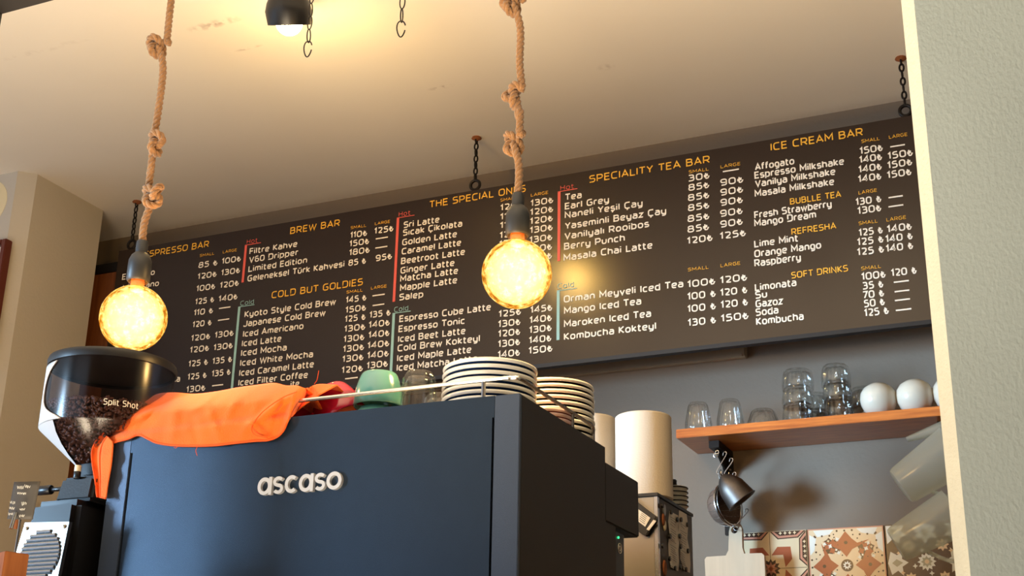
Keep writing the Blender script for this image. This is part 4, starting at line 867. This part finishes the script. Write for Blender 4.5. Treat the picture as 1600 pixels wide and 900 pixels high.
# body
TZ = at(118, 777, 1.80).z; bxl = at(50, 776, 1.80).x; bxr = at(122, 777, 1.80).x; bxr = min(bxr, -1.624)
bl2 = at(28, 862, 1.80).x; zb2 = at(28, 862, 1.8).z
kx = (bl2-bxl)/(TZ-zb2)
def gbox(name, pts_top, pts_bot, zt_, zb_, m, bev):
    bm = bmesh.new(); a = [bm.verts.new((x-GX, y-GY, zt_-1.10)) for x, y in pts_top]; b = [bm.verts.new((x-GX, y-GY, zb_-1.10)) for x, y in pts_bot]
    bm.faces.new(a); bm.faces.new(b[::-1])
    for i in range(4): bm.faces.new((b[i], b[(i+1) % 4], a[(i+1) % 4], a[i]))
    bmesh.ops.bevel(bm, geom=bm.edges[:], offset=bev, segments=4, affect='EDGES'); bmesh.ops.recalc_face_normals(bm, faces=bm.faces); return obj(name, bm, m, gr, True)
zlow = 1.16; xl2 = bxl+kx*(TZ-zlow)*.8
gbox('body', [(bxl, 1.80), (bxr, 1.80), (bxr, 2.02), (bxl, 2.02)], [(xl2, 1.79), (bxr, 1.79), (bxr, 2.03), (xl2, 2.03)], TZ, zlow, 'black', .012)
gbox('base', [(xl2-.01, 1.76), (bxr, 1.76), (bxr, 2.06), (xl2-.01, 2.06)], [(xl2-.01, 1.75), (bxr, 1.75), (bxr, 2.06), (xl2-.01, 2.06)], zlow+.001, 1.1005, 'black', .006)
hz = at(100, 745, 1.83).z; hxl = at(86, 760, 1.83).x
gbox('grinding_head', [(hxl+.008, 1.835), (bxr, 1.835), (bxr, 1.985), (hxl+.008, 1.985)], [(hxl, 1.83), (bxr, 1.83), (bxr, 1.99), (hxl, 1.99)], min(hz, z0_-.011), TZ+.001, 'blackmat', .006)
def cyl(name, p, axis, r, L, m, parent=None, seg=20):
    bm = bmesh.new(); lathe(bm, [(0, 0), (r*.9, 0), (r, r*.12), (r, L-r*.12), (r*.9, L), (0, L)], seg, frame_mat(Vector(p), Vector(axis))); bmesh.ops.recalc_face_normals(bm, faces=bm.faces); return obj(name, bm, m, parent, True)
kp = at(82, 765, 1.84)-o3
kn = cyl('adjustment_knob', kp+Vector((-.03, 0, 0)), (1, 0, 0), .0085, .028, 'black', gr); cyl('knob_ring', kp+Vector((-.037, 0, 0)), (1, 0, 0), .0082, .006, 'chrome', kn); cyl('knob_shaft', kp+Vector((-.002, 0, 0)), (1, 0, 0), .004, .03, 'black', kn)
kp = at(111, 742, 1.82)-o3
k2 = cyl('lever_pin', kp+Vector((0, .015, -.004)), (0, 0, 1), .0062, .013, 'black', gr); cyl('pin_cap', kp+Vector((0, .015, .009)), (0, 0, 1), .006, .011, 'cream', k2)
# vent plate with louvres
Yp = 1.782
c4 = [at(41, 817, Yp), at(110, 815.5, Yp), at(90, 912, Yp), at(13, 912, Yp)]
bm = bmesh.new(); vs = [bm.verts.new(p_-o3+Vector((0, -.003, 0))) for p_ in c4]; f = bm.faces.new(vs); r_ = bmesh.ops.extrude_face_region(bm, geom=[f])
for v in r_['geom']:
    if isinstance(v, bmesh.types.BMVert): v.co.y += .008
bmesh.ops.recalc_face_normals(bm, faces=bm.faces); vp = obj('vent_plate', bm, 'steel', gr)
for sx, sy in ((44.5, 826), (103, 823)):
    c = at(sx, sy, Yp)-o3; bm = bmesh.new(); bmesh.ops.create_uvsphere(bm, u_segments=12, v_segments=8, radius=.0036, matrix=Matrix.Translation(c+Vector((0, -.003, 0)))); obj('screw', bm, 'steel', vp, True)
cE = (64, 868)
for i in range(12):
    py = 832+i*6.3; t = (py-cE[1])/38.5
    if abs(t) > .98: continue
    hw = 30*sqrt(1-t*t)+1; cx = cE[0]-(py-cE[1])*.17+1
    a = at(cx-hw, py+1.5, Yp)-o3; b = at(cx+hw, py-1.5, Yp)-o3; za = (a.z+b.z)/2
    bm = bmesh.new(); box(bm, a.x, b.x, a.y-.0042, a.y-.0031, za-.0042, za-.0006); obj('vent_slot', bm, 'board_edge', vp)
    bm = bmesh.new(); tube(bm, [Vector((a.x+.001, a.y-.004, za+.0012)), Vector((b.x-.001, a.y-.004, za+.0012))], .0026, 8); obj('louvre', bm, 'chrome', vp, True)

# ------------------------------------------------------------------ card holder in front of the grinder
YS = 1.60
wbk = thing('wooden_card_block', 'orange brown wooden block at the bottom left corner holding a wire clip', 'block', (at(24, 862, YS).x, YS, 1.10))
p = at(8.5, 861, YS-.02); q = at(46, 866, YS-.02)
_P = [at(-24, 866, 1.60), at(8.5, 861, 1.578), at(46, 866, 1.615), at(14, 870, 1.65)]
bm = bmesh.new(); prism(bm, [(v.x-wbk.location.x, v.y-YS) for v in _P], 0, p.z-1.10)
bmesh.ops.bevel(bm, geom=bm.edges[:], offset=.0012, segments=2, affect='EDGES'); bmesh.ops.recalc_face_normals(bm, faces=bm.faces); obj('block', bm, 'wood', wbk)

w0 = Vector(wbk.location); pz = at(24, 815, YS)
tubeo('wire_stem', [Vector((0, 0, p.z-1.105)), Vector((.001, 0, pz.z-1.10+.004))], .0016, 'chrome', wbk)
c1 = at(17, 826, YS-.012)-w0; c2 = at(25, 801, YS-.004)-w0
tubeo('clip_jaw', [c1, c2], .0026, 'chrome', wbk); tubeo('clip_jaw', [at(24, 826, YS+.006)-w0, at(25.5, 812, YS+.002)-w0], .003, 'rust', wbk)
sc_ = thing('price_card', 'small dark grey card with white chalk handwriting, clipped beside the grinder', 'card', at(35, 790, YS))
s0 = Vector(sc_.location); bm = bmesh.new(); Gd = []
for i in range(9):
    u = i/8; row = []
    for j in range(9):
        v = j/8; px = (22+(63-22)*u)*(1-v)+(11+(51-11)*u)*v; py = (753+(752-753)*u)*(1-v)+(811+(812-811)*u)*v
        row.append(bm.verts.new(at(px, py, YS-.006*sin(pi*u)+.004*v)-s0))
    Gd.append(row)
for i in range(8):
    for j in range(8): bm.faces.new((Gd[i][j], Gd[i+1][j], Gd[i+1][j+1], Gd[i][j+1]))
o = obj('card', bm, 'sign', sc_, 'all'); md = o.modifiers.new('t', 'SOLIDIFY'); md.thickness = .0008; md.offset = 1
def scribble(bm, cx, cy, wpx, h, seed, n=None):
    r2 = random.Random(seed); n = n or max(3, int(wpx/2.1)); pts = []
    for k in range(n*2+1):
        t = k/(n*2); pts.append((cx-wpx/2+wpx*t+r2.uniform(-.5, .5), cy+(h/2 if k % 2 else -h/2)*r2.uniform(.4, 1.05)))
    P = catmull([Vector((a, b, 0)) for a, b in pts], 4)
    tube(bm, [at(v.x, v.y, YS-.0085)-s0 for v in P], .00042, 4)
bm = bmesh.new()
for k, (cx, cy, w_, h) in enumerate(((32, 762, 10, 6), (43, 760, 8, 6), (31, 771, 8, 4), (38, 771, 4, 4), (20, 785, 8, 6), (37.5, 787, 8, 6), (18.5, 794, 8, 4.5), (35, 796, 8, 4.5), (17, 803, 7, 4.5), (34, 806, 8, 5))): scribble(bm, cx, cy, w_, h, k)
obj('chalk_writing', bm, 'chalk', sc_)

# ------------------------------------------------------------------ steel box, paper rolls
AX, AY = at(1027, 770, 2.8).x, 2.8; AZ = at(1027, 770, 2.8).z
ap = thing('steel_appliance', 'tall steel appliance with a dark side covered in notes, right of the espresso machine', 'appliance', (AX-.18, AY, .92))
a0 = Vector(ap.location)
def ao(name, x0, x1, y0, y1, z0, z1, m, bev=0, parent=None): return boxo(name, x0-a0.x, x1-a0.x, y0-a0.y, y1-a0.y, z0-a0.z, z1-a0.z, m, parent or ap, bev)
AY1 = 3.055
ao('body', AX-.36, AX-.001, AY+.004, AY1, .925, AZ-.008, 'blackmat', .002)
ao('front_panel', AX-.358, AX-.008, AY-.001, AY+.0035, .94, AZ-.008, 'steel', .001)
ao('corner_trim', AX-.0075, AX+.0005, AY-.002, AY+.010, .93, AZ-.008, 'chrome')
ao('top_plate', AX-.362, AX+.003, AY-.006, AY1+.004, AZ-.0075, AZ, 'black', .001)
o = ao('side_panel', AX-.0005, AX+.0005, AY+.0105, AY1-.002, .93, AZ-.009, 'side_dark')
# wavy notes held by magnets on the side
def note(px0, px1, rows, lab=None):
    bm = bmesh.new(); G = []
    for (py, l, r) in rows:
        row = []
        for k in range(5):
            px = l+(r-l)*k/4; pp = atx(px, py+(px-px0)*.55, AX+.0022+.0015*sin(k*1.3+py*.1)); row.append(bm.verts.new(pp-a0))
        G.append(row)
    for i in range(len(G)-1):
        for k in range(4): bm.faces.new((G[i][k], G[i+1][k], G[i+1][k+1], G[i][k+1]))
    return obj('paper_note', bm, 'note', ap, 'all')
n1 = note(1044, 1060, [(797, 1046, 1060), (815, 1044, 1060), (832, 1046, 1062), (850, 1044, 1060), (868, 1045, 1061), (884, 1048, 1060)])
n2 = note(1061, 1075, [(797, 1061, 1073), (815, 1060, 1075), (835, 1061, 1074), (855, 1063, 1078), (872, 1063, 1079), (886, 1068, 1078)])
bm = bmesh.new()
for i in range(22):
    for (xa, xb, yy) in ((1047, 1058, 806+i*3.6), (1063, 1073, 808+i*3.4)):
        if rn.random() < .15: continue
        a = atx(xa+rn.random()*2, yy+(xa-1044)*.55, AX+.0048)-a0; b = atx(xb-rn.random()*4, yy+(xb-1044)*.55-(8 if xa > 1060 else 0)*0, AX+.0048)-a0
        tube(bm, [a, b], .00045, 3)
o = obj('handwriting', bm, 'sign', ap)
for px, py in ((1047.5, 800), (1057, 812), (1045.5, 838), (1062.5, 854), (1045, 873), (1054, 888), (1063, 812), (1073, 820), (1074, 861), (1071, 890), (1062, 886), (1034.5, 853), (1034, 790), (1061, 838)):
    c = atx(px, py, AX+.004)-a0; bm = bmesh.new(); lathe(bm, [(0, 0), (.0055, 0), (.0055, .004), (0, .004)], 12, frame_mat(c, (1, 0, 0))); bmesh.ops.recalc_face_normals(bm, faces=bm.faces); obj('magnet', bm, 'black', ap, True)
for px, py, m_, r1 in ((1037, 797, 'steel', .010), (1036, 812, 'rust', .009), (1038, 821, 'cream', .008), (1038, 888, 'rust', .012)):
    c = atx(px, py, AX+.0015)-a0; bm = bmesh.new(); lathe(bm, [(0, 0), (r1, 0), (r1*.8, .003), (0, .003)], 9, frame_mat(c, (1, 0, 0)) @ Matrix.Scale(1.6, 4, (0, 1, 0))); bmesh.ops.recalc_face_normals(bm, faces=bm.faces); obj('sticker', bm, m_, ap, True)
# small hanging black device with a printed label
dv = thing('label_holder', 'small black framed device with a beige printed panel hanging on the steel front', 'device', at(1010, 808, AY-.012)); d0 = Vector(dv.location)
def polyprism(name, pts, Y0, Y1, m, parent, org, bev=0):
    bm = bmesh.new(); a = [bm.verts.new(at(x, y, Y0)-org) for x, y in pts]; f = bm.faces.new(a)
    r_ = bmesh.ops.extrude_face_region(bm, geom=[f])
    for v in r_['geom']:
        if isinstance(v, bmesh.types.BMVert): v.co.y += Y1-Y0
    bmesh.ops.recalc_face_normals(bm, faces=bm.faces)
    if bev: bmesh.ops.bevel(bm, geom=bm.edges[:], offset=bev, segments=2, affect='EDGES')
    return obj(name, bm, m, parent)
polyprism('case', [(985, 776), (1026, 807), (1010, 837), (1004, 836), (975, 812)], AY-.016, AY-.003, 'black', dv, d0, .002)
sn = polyprism('printed_panel', [(988, 789), (1016, 809), (1008, 823), (983, 804)], AY-.018, AY-.0162, 'note', dv, d0)
bm = bmesh.new()
for k in range(5):
    for (u0, u1) in ((.1, .45), (.52, .9)):
        P = lambda u, v: at(988+(1016-988)*u-5*v, 789+(809-789)*u+15*v, AY-.0186)
        tube(bm, [P(u0, .12+k*.18)-d0, P(u1-rn.random()*.1, .12+k*.18)-d0], .0006, 3)
obj('print', bm, 'sign', sn); polyprism('grip', [(1021, 812), (1025.5, 814), (1014, 829), (1010, 827)], AY-.0175, AY-.0165, 'note', dv, d0)
def roll(px, Y, py_top, R, z0, lab):
    c = at(px, py_top, Y); t = thing('paper_roll', lab, 'paper roll', (c.x, Y, z0), 'paper rolls on the steel appliance'); zt = c.z-z0
    bm = bmesh.new(); lathe(bm, [(.02, 0), (R-.003, 0), (R, .003), (R, zt-.003), (R-.003, zt), (.02, zt)], 56); bmesh.ops.recalc_face_normals(bm, faces=bm.faces); obj('paper', bm, 'paper', t, True)
    bm = bmesh.new(); lathe(bm, [(.0195, .001), (.0195, zt-.001), (.018, zt-.001), (.018, .001), (.0195, .001)], 24); obj('cardboard_core', bm, 'beige', t, True)
roll(1005, 2.875, 652, .0645, AZ, 'big white paper roll standing at the front corner of the steel appliance')
roll(922, 2.96, 655, .062, AZ, 'second white paper roll, mostly hidden behind the rear saucer stack')
# striped cups behind
for i in range(5):
    p = at(1058, 800, 3.0); bm = bmesh.new(); lathe(bm, [(0, 0), (.026, 0), (.029, .005), (.030, .011), (.028, .012), (.026, .004), (0, .003)], 32); bmesh.ops.recalc_face_normals(bm, faces=bm.faces)
    o = obj('striped_bowl', bm, 'sage_dark' if False else 'egg', None, True, loc=(p.x-.006, 3.005, AZ+i*.0105))
    bm = bmesh.new(); tube(bm, [Vector((.0302*cos(a*pi/16), .0302*sin(a*pi/16), .0088)) for a in range(32)], .0016, 5, True); obj('dark_band', bm, 'blackmat', o, True)
    tag(o, ['lowest', 'second from the bottom, a', 'middle', 'fourth from the bottom, a', 'topmost'][i]+' small cream and green striped dish stacked behind the paper roll', 'dish', 'striped dishes behind the paper roll')
cyl('lid', (-.008, 0, .0125), (0, 0, 1), .013, .018, 'black', o)

# ------------------------------------------------------------------ wall shelf
SX0 = at(1056.5, 685, 3.44).x; SZ0 = at(1056.5, 685, 3.44).z; SZ1 = at(1056.5, 671, 3.44).z
ws = thing('wall_shelf', 'orange varnished pine shelf carrying glasses and white ceramics on the back wall', 'shelf', (SX0, 3.54, SZ0))
boxo('plank', 0, .95, -.10, .098, 0, SZ1-SZ0, 'shelf', ws, .0015)
bk = at(1136, 700, 3.6).x
for i, xb in enumerate((bk-.008, at(1466, 660, 3.5).x+.012)):
    w0_ = xb-SX0; t = boxo('bracket', w0_-.014, w0_+.014, .085, .0995, -.235, -.001, 'blackmetal', ws, .001)
    boxo('bracket_arm', w0_-.014, w0_+.014, -.045, .084, -.02, -.001, 'blackmetal', t)
    bm = bmesh.new(); prism(bm, [(-.03, -.02), (.084, -.02), (.084, -.09), (.06, -.06), (.03, -.05), (0, -.035)], w0_-.003, w0_+.003)
    for v in bm.verts: v.co = Vector((v.co.z, v.co.x, v.co.y))
    bmesh.ops.recalc_face_normals(bm, faces=bm.faces); obj('bracket_web', bm, 'blackmetal', t)
    for k, zz_ in enumerate((-.055, -.10, -.20)):
        bm = bmesh.new(); bmesh.ops.create_uvsphere(bm, u_segments=10, v_segments=6, radius=.004, matrix=Matrix.Translation((w0_+.008, .0845, zz_))); obj('screw', bm, 'steel', t, True)
ZSH = SZ1+.0003
def onshelf(px, Y, dz=0): p_ = at(px, 650, Y); return Vector((p_.x, Y, ZSH+dz))
ta = tumbler2('ribbed_tumbler', .037, .084, .72, 20, .07, .0025, .006); tb = tumbler2('ribbed_bowl_glass', .042, .048, .7, 20, .07, .0025, .006)
tc_ = tumbler2('stacking_glass', .042, .056, .86, 10, .08, .003, .009); td = tumbler2('stacking_glass_tall', .038, .060, .86, 10, .08, .003, .009)
put('glass_tumbler', ta, onshelf(1091, 3.50), 'clear ribbed glass tumbler upside down at the left end of the shelf', 'glass', 'glasses on the shelf')
put('glass_tumbler', ta, onshelf(1141, 3.50), 'clear ribbed glass tumbler upside down, second from the left on the shelf', 'glass', 'glasses on the shelf')
put('glass_bowl', tb, onshelf(1192, 3.50), 'low clear ribbed glass bowl upside down between the tumblers and the glass stacks', 'glass', 'glasses on the shelf')
for i, nm in enumerate(('bottom', 'middle', 'top')):
    p = onshelf(1247, 3.50); put('stacked_glass', tc_, (p.x+.002*i, p.y, p.z+i*.046), nm+' glass of the left three-high glass stack on the shelf', 'glass', 'glasses on the shelf')
    p = onshelf(1311, 3.49); put('stacked_glass', td, (p.x-.001*i, p.y, p.z+i*.044), nm+' glass of the right three-high glass stack on the shelf', 'glass', 'glasses on the shelf')
for i, nm in enumerate(('lower', 'upper')):
    p = onshelf(1352, 3.58); put('stacked_glass', td, (p.x, p.y, p.z+i*.044), nm+' glass of the short stack behind the first white ovoid', 'glass', 'glasses on the shelf')
    p = onshelf(1272, 3.585); put('stacked_glass', tc_, (p.x, p.y, p.z+i*.046), nm+' glass standing behind the left glass stack, near the wall', 'glass', 'glasses on the shelf')
bm = bmesh.new(); R = .0475
lathe(bm, [(0, 0), (.018, 0), (.026, .003), (.038, .013), (.0455, .029), (R, .044), (.0455, .059), (.037, .073), (.022, .083), (.008, .0875), (0, .088)], 48); bmesh.ops.recalc_face_normals(bm, faces=bm.faces)
eg = bpy.data.meshes.new('egg'); bm.to_mesh(eg); bm.free(); eg.materials.append(M['egg'])
for p_ in eg.polygons: p_.use_smooth = True
for px, lb in ((1375, 'white round ceramic ovoid beside the glasses, left one of the row on the shelf'), (1432.5, 'white round ceramic ovoid in the middle of the row on the shelf'), (1491, 'white round ceramic ovoid at the right, cut off by the pillar')):
    put('ceramic_ovoid', eg, onshelf(px, 3.485), lb, 'ceramic', 'white ovoids on the shelf')

# ------------------------------------------------------------------ hooks, strainer, funnel, cutting board
hk = []
def shook(px0, py0, px1, py1, Y, lab):
    a = at(px0, py0, Y); b = at(px1, py1, Y); t = [a+Vector((-.006, 0, -.006)), a+Vector((-.004, 0, .002)), a+Vector((.002, 0, .003)), a+Vector((.003, 0, -.004)), (a+b)/2, b+Vector((-.003, 0, .004)), b+Vector((-.001, 0, -.004)), b+Vector((.006, 0, -.004)), b+Vector((.009, 0, .004))]
    o = tubeo('s_hook', [p_-a for p_ in catmull(t, 5)], .0013, 'chrome', None, 6); o.location = a; return tag(o, lab, 'hook', 'wire hooks on the shelf bracket')
shook(1133, 708, 1122, 738, 3.50, 'long wire hook on the shelf bracket carrying the tin funnel and strainer')
shook(1143, 718, 1134, 741, 3.53, 'shorter wire hook behind the long one on the shelf bracket')
shook(1148, 740, 1142, 749, 3.56, 'small wire hook lowest on the shelf bracket')
shook(1121, 706, 1117, 712, 3.47, 'tiny wire hook nearest the shelf front on the bracket')
fn = thing('tin_funnel', 'dark tin funnel hanging open side down right under the shelf bracket', 'funnel', at(1127, 742, 3.47)); f0 = Vector(fn.location)
a_ = at(1122, 745, 3.46); c_ = at(1148, 783, 3.46); ax = (c_-a_)+Vector((.006, .016, 0)); Lf = ax.length; fm = frame_mat(Vector((0, 0, 0)), ax)
bm = bmesh.new(); Rf = .0415
lathe(bm, [(0, .004), (.008, .003), (.019, .012), (.029, .026), (.036, .042), (Rf, Lf*1.0), (Rf+.0025, Lf+.0015), (Rf+.001, Lf+.003), (Rf-.002, Lf), (.034, .042), (.027, .028), (.016, .014), (0, .007)], 48, fm); bmesh.ops.recalc_face_normals(bm, faces=bm.faces); obj('bowl', bm, 'darksteel', fn, True)
tubeo('hanging_loop', catmull([Vector((-.004, 0, .012)), Vector((.0, 0, .014)), Vector((.003, 0, .002)), Vector((.012, .0, -.012)), Vector((-.003, 0, -.014)), Vector((-.006, 0, .002)), Vector((-.004, 0, .012))], 5), .0014, 'darksteel', fn, None or 6)
st_ = thing('wire_strainer', 'round mesh strainer hanging sideways behind the tin funnel', 'strainer', at(1128, 745, 3.52)); t0_ = Vector(st_.location)
cen = at(1137, 789, 3.53)-t0_; axs = Vector((.92, -.36, .12)).normalized(); sm = frame_mat(cen, axs); Rs = .057
bm = bmesh.new(); lathe(bm, [(Rs*sin(radians(a)), -Rs*.92*cos(radians(a))) for a in range(0, 91, 9)], 40, sm)
o = obj('mesh_bowl', bm, mat('strainer_mesh', (120, 98, 84), .7, .4, var=.25, vscale=200), st_, 'all')
# wires of the bowl
bm = bmesh.new()
for k in range(8): tube(bm, [sm @ Vector((Rs*1.006*sin(radians(a))*cos(k*pi/8), Rs*1.006*sin(radians(a))*sin(k*pi/8), -Rs*.926*cos(radians(a)))) for a in range(-90, 91, 12)], .0006, 4)
obj('bowl_wires', bm, 'steel', st_, True)
tubeo('rim', [sm @ Vector((Rs*cos(a*pi/20), Rs*sin(a*pi/20), 0)) for a in range(40)], .0023, 'chrome', st_, 8, True)
tubeo('inner_rim', [sm @ Vector((Rs*.97*cos(a*pi/20), Rs*.97*sin(a*pi/20), .007)) for a in range(40)], .0012, 'chrome', st_, 6, True)
tubeo('handle_wire', catmull([cen+Vector((.0, 0, Rs*.98)), cen+Vector((-.004, 0, Rs+.012)), at(1127, 742, 3.50)-t0_, at(1124, 738, 3.50)-t0_], 4), .002, 'darksteel', st_, 6)
cb_ = thing('cutting_board', 'pale wooden paddle cutting board with a hole in the handle, leaning on the tiles', 'cutting board', at(1148, 880, 3.55)); q0 = Vector(cb_.location)
outl = [(1104, 940), (1101, 874), (1104, 870), (1134, 868), (1138, 860), (1139, 830), (1141, 822), (1148, 818), (1156, 819), (1159, 826), (1160, 856), (1163, 865), (1190, 864), (1194, 868), (1198, 940)]
bm = bmesh.new(); cy_ = 3.555
out3 = [at(a, b, cy_)-q0 for a, b in outl]; hc = at(1147.5, 828, cy_)-q0
hole = [hc+Vector((.0095*cos(2*pi*k/14), 0, .0095*sin(2*pi*k/14))) for k in range(14)]
ov = [bm.verts.new(p_) for p_ in out3]; hv = [bm.verts.new(p_) for p_ in hole]; oe = [bm.edges.new((ov[i], ov[(i+1) % len(ov)])) for i in range(len(ov))]; he = [bm.edges.new((hv[i], hv[(i+1) % 14])) for i in range(14)]
bmesh.ops.triangle_fill(bm, edges=oe+he, use_beauty=True)
r_ = bmesh.ops.extrude_face_region(bm, geom=bm.faces[:])
for v in r_['geom']:
    if isinstance(v, bmesh.types.BMVert): v.co.y += .016
bmesh.ops.recalc_face_normals(bm, faces=bm.faces); obj('board', bm, 'cutting', cb_)
shook(1167, 797, 1149, 826, 3.545, 'thin wire hook reaching down into the hole of the cutting board')

# ------------------------------------------------------------------ frosted jugs by the pillar
def jug(name, p_base, p_far, R0, R1, L, lab, hnd):
    t = thing(name, lab, 'jug', p_base, 'frosted plastic jugs'); ax_ = Vector(p_far)-Vector(p_base)
    m_ = frame_mat(Vector((0, 0, 0)), ax_)
    bm = bmesh.new(); lathe(bm, [(0, .002), (R0*.8, .002), (R0*.93, .005), (R0, .014), (R1, L)], 56, m_); bmesh.ops.recalc_face_normals(bm, faces=bm.faces); obj('body', bm, 'milky', t, True)
    bm = bmesh.new()
    P = [m_ @ Vector(v) for v in ((0, -R1*.98, L*.92), (0, -R1-.03, L*.9), (0, -R1-.036, L*.6), (0, -R0-.004, L*.35))]
    tube(bm, catmull(P, 6), .005, 8); obj('handle', bm, 'milky', t, True); return t
YJ = 3.27; JP = []
jb = at(1405, 762, YJ); jf = jb+Vector((.12, .01, .075)); jug('measuring_jug', jb, jf, .047, .062, .16, 'frosted plastic jug hanging tilted under the shelf end, upper one', 1); JP.append(jb+(jf-jb).normalized()*.155)
jb = at(1398, 853, YJ); jf = jb+Vector((.12, .01, .062)); jug('measuring_jug', jb, jf, .043, .058, .16, 'frosted plastic jug hanging tilted in front of the patterned tiles, lower one', 1); JP.append(jb+(jf-jb).normalized()*.155)
sl = thing('plastic_scoop', 'thin frosted plastic lip sticking out just under the right end of the shelf', 'scoop', at(1416, 689, 3.33)); l0 = Vector(sl.location)
bm = bmesh.new(); G = []
for i in range(9):
    t = i/8; a = at(1416+58*t, 684-27*t, 3.33)-l0; b = at(1418+58*t, 690-12*t, 3.33)-l0; G.append([bm.verts.new(a), bm.verts.new((a+b)/2+Vector((0, -.008, 0))), bm.verts.new(b)])
for i in range(8):
    for k in range(2): bm.faces.new((G[i][k], G[i+1][k], G[i+1][k+1], G[i][k+1]))
o = obj('lip', bm, 'milky', sl, 'all'); md = o.modifiers.new('t', 'SOLIDIFY'); md.thickness = .002
# rail behind the pillar from which the jugs hang
jr = thing('jug_rail', 'black metal upright hidden by the pillar, from which the frosted jugs hang', 'rail', (-.20, 3.33, .92))
boxo('upright', -.01, .01, -.01, .01, 0, SZ0-.925, 'blackmetal', jr)
for q_ in JP: boxo('peg', q_.x+.20, -.0105, q_.y-3.33-.004, q_.y-3.33+.004, q_.z-.92-.004, q_.z-.92+.004, 'blackmetal', jr)
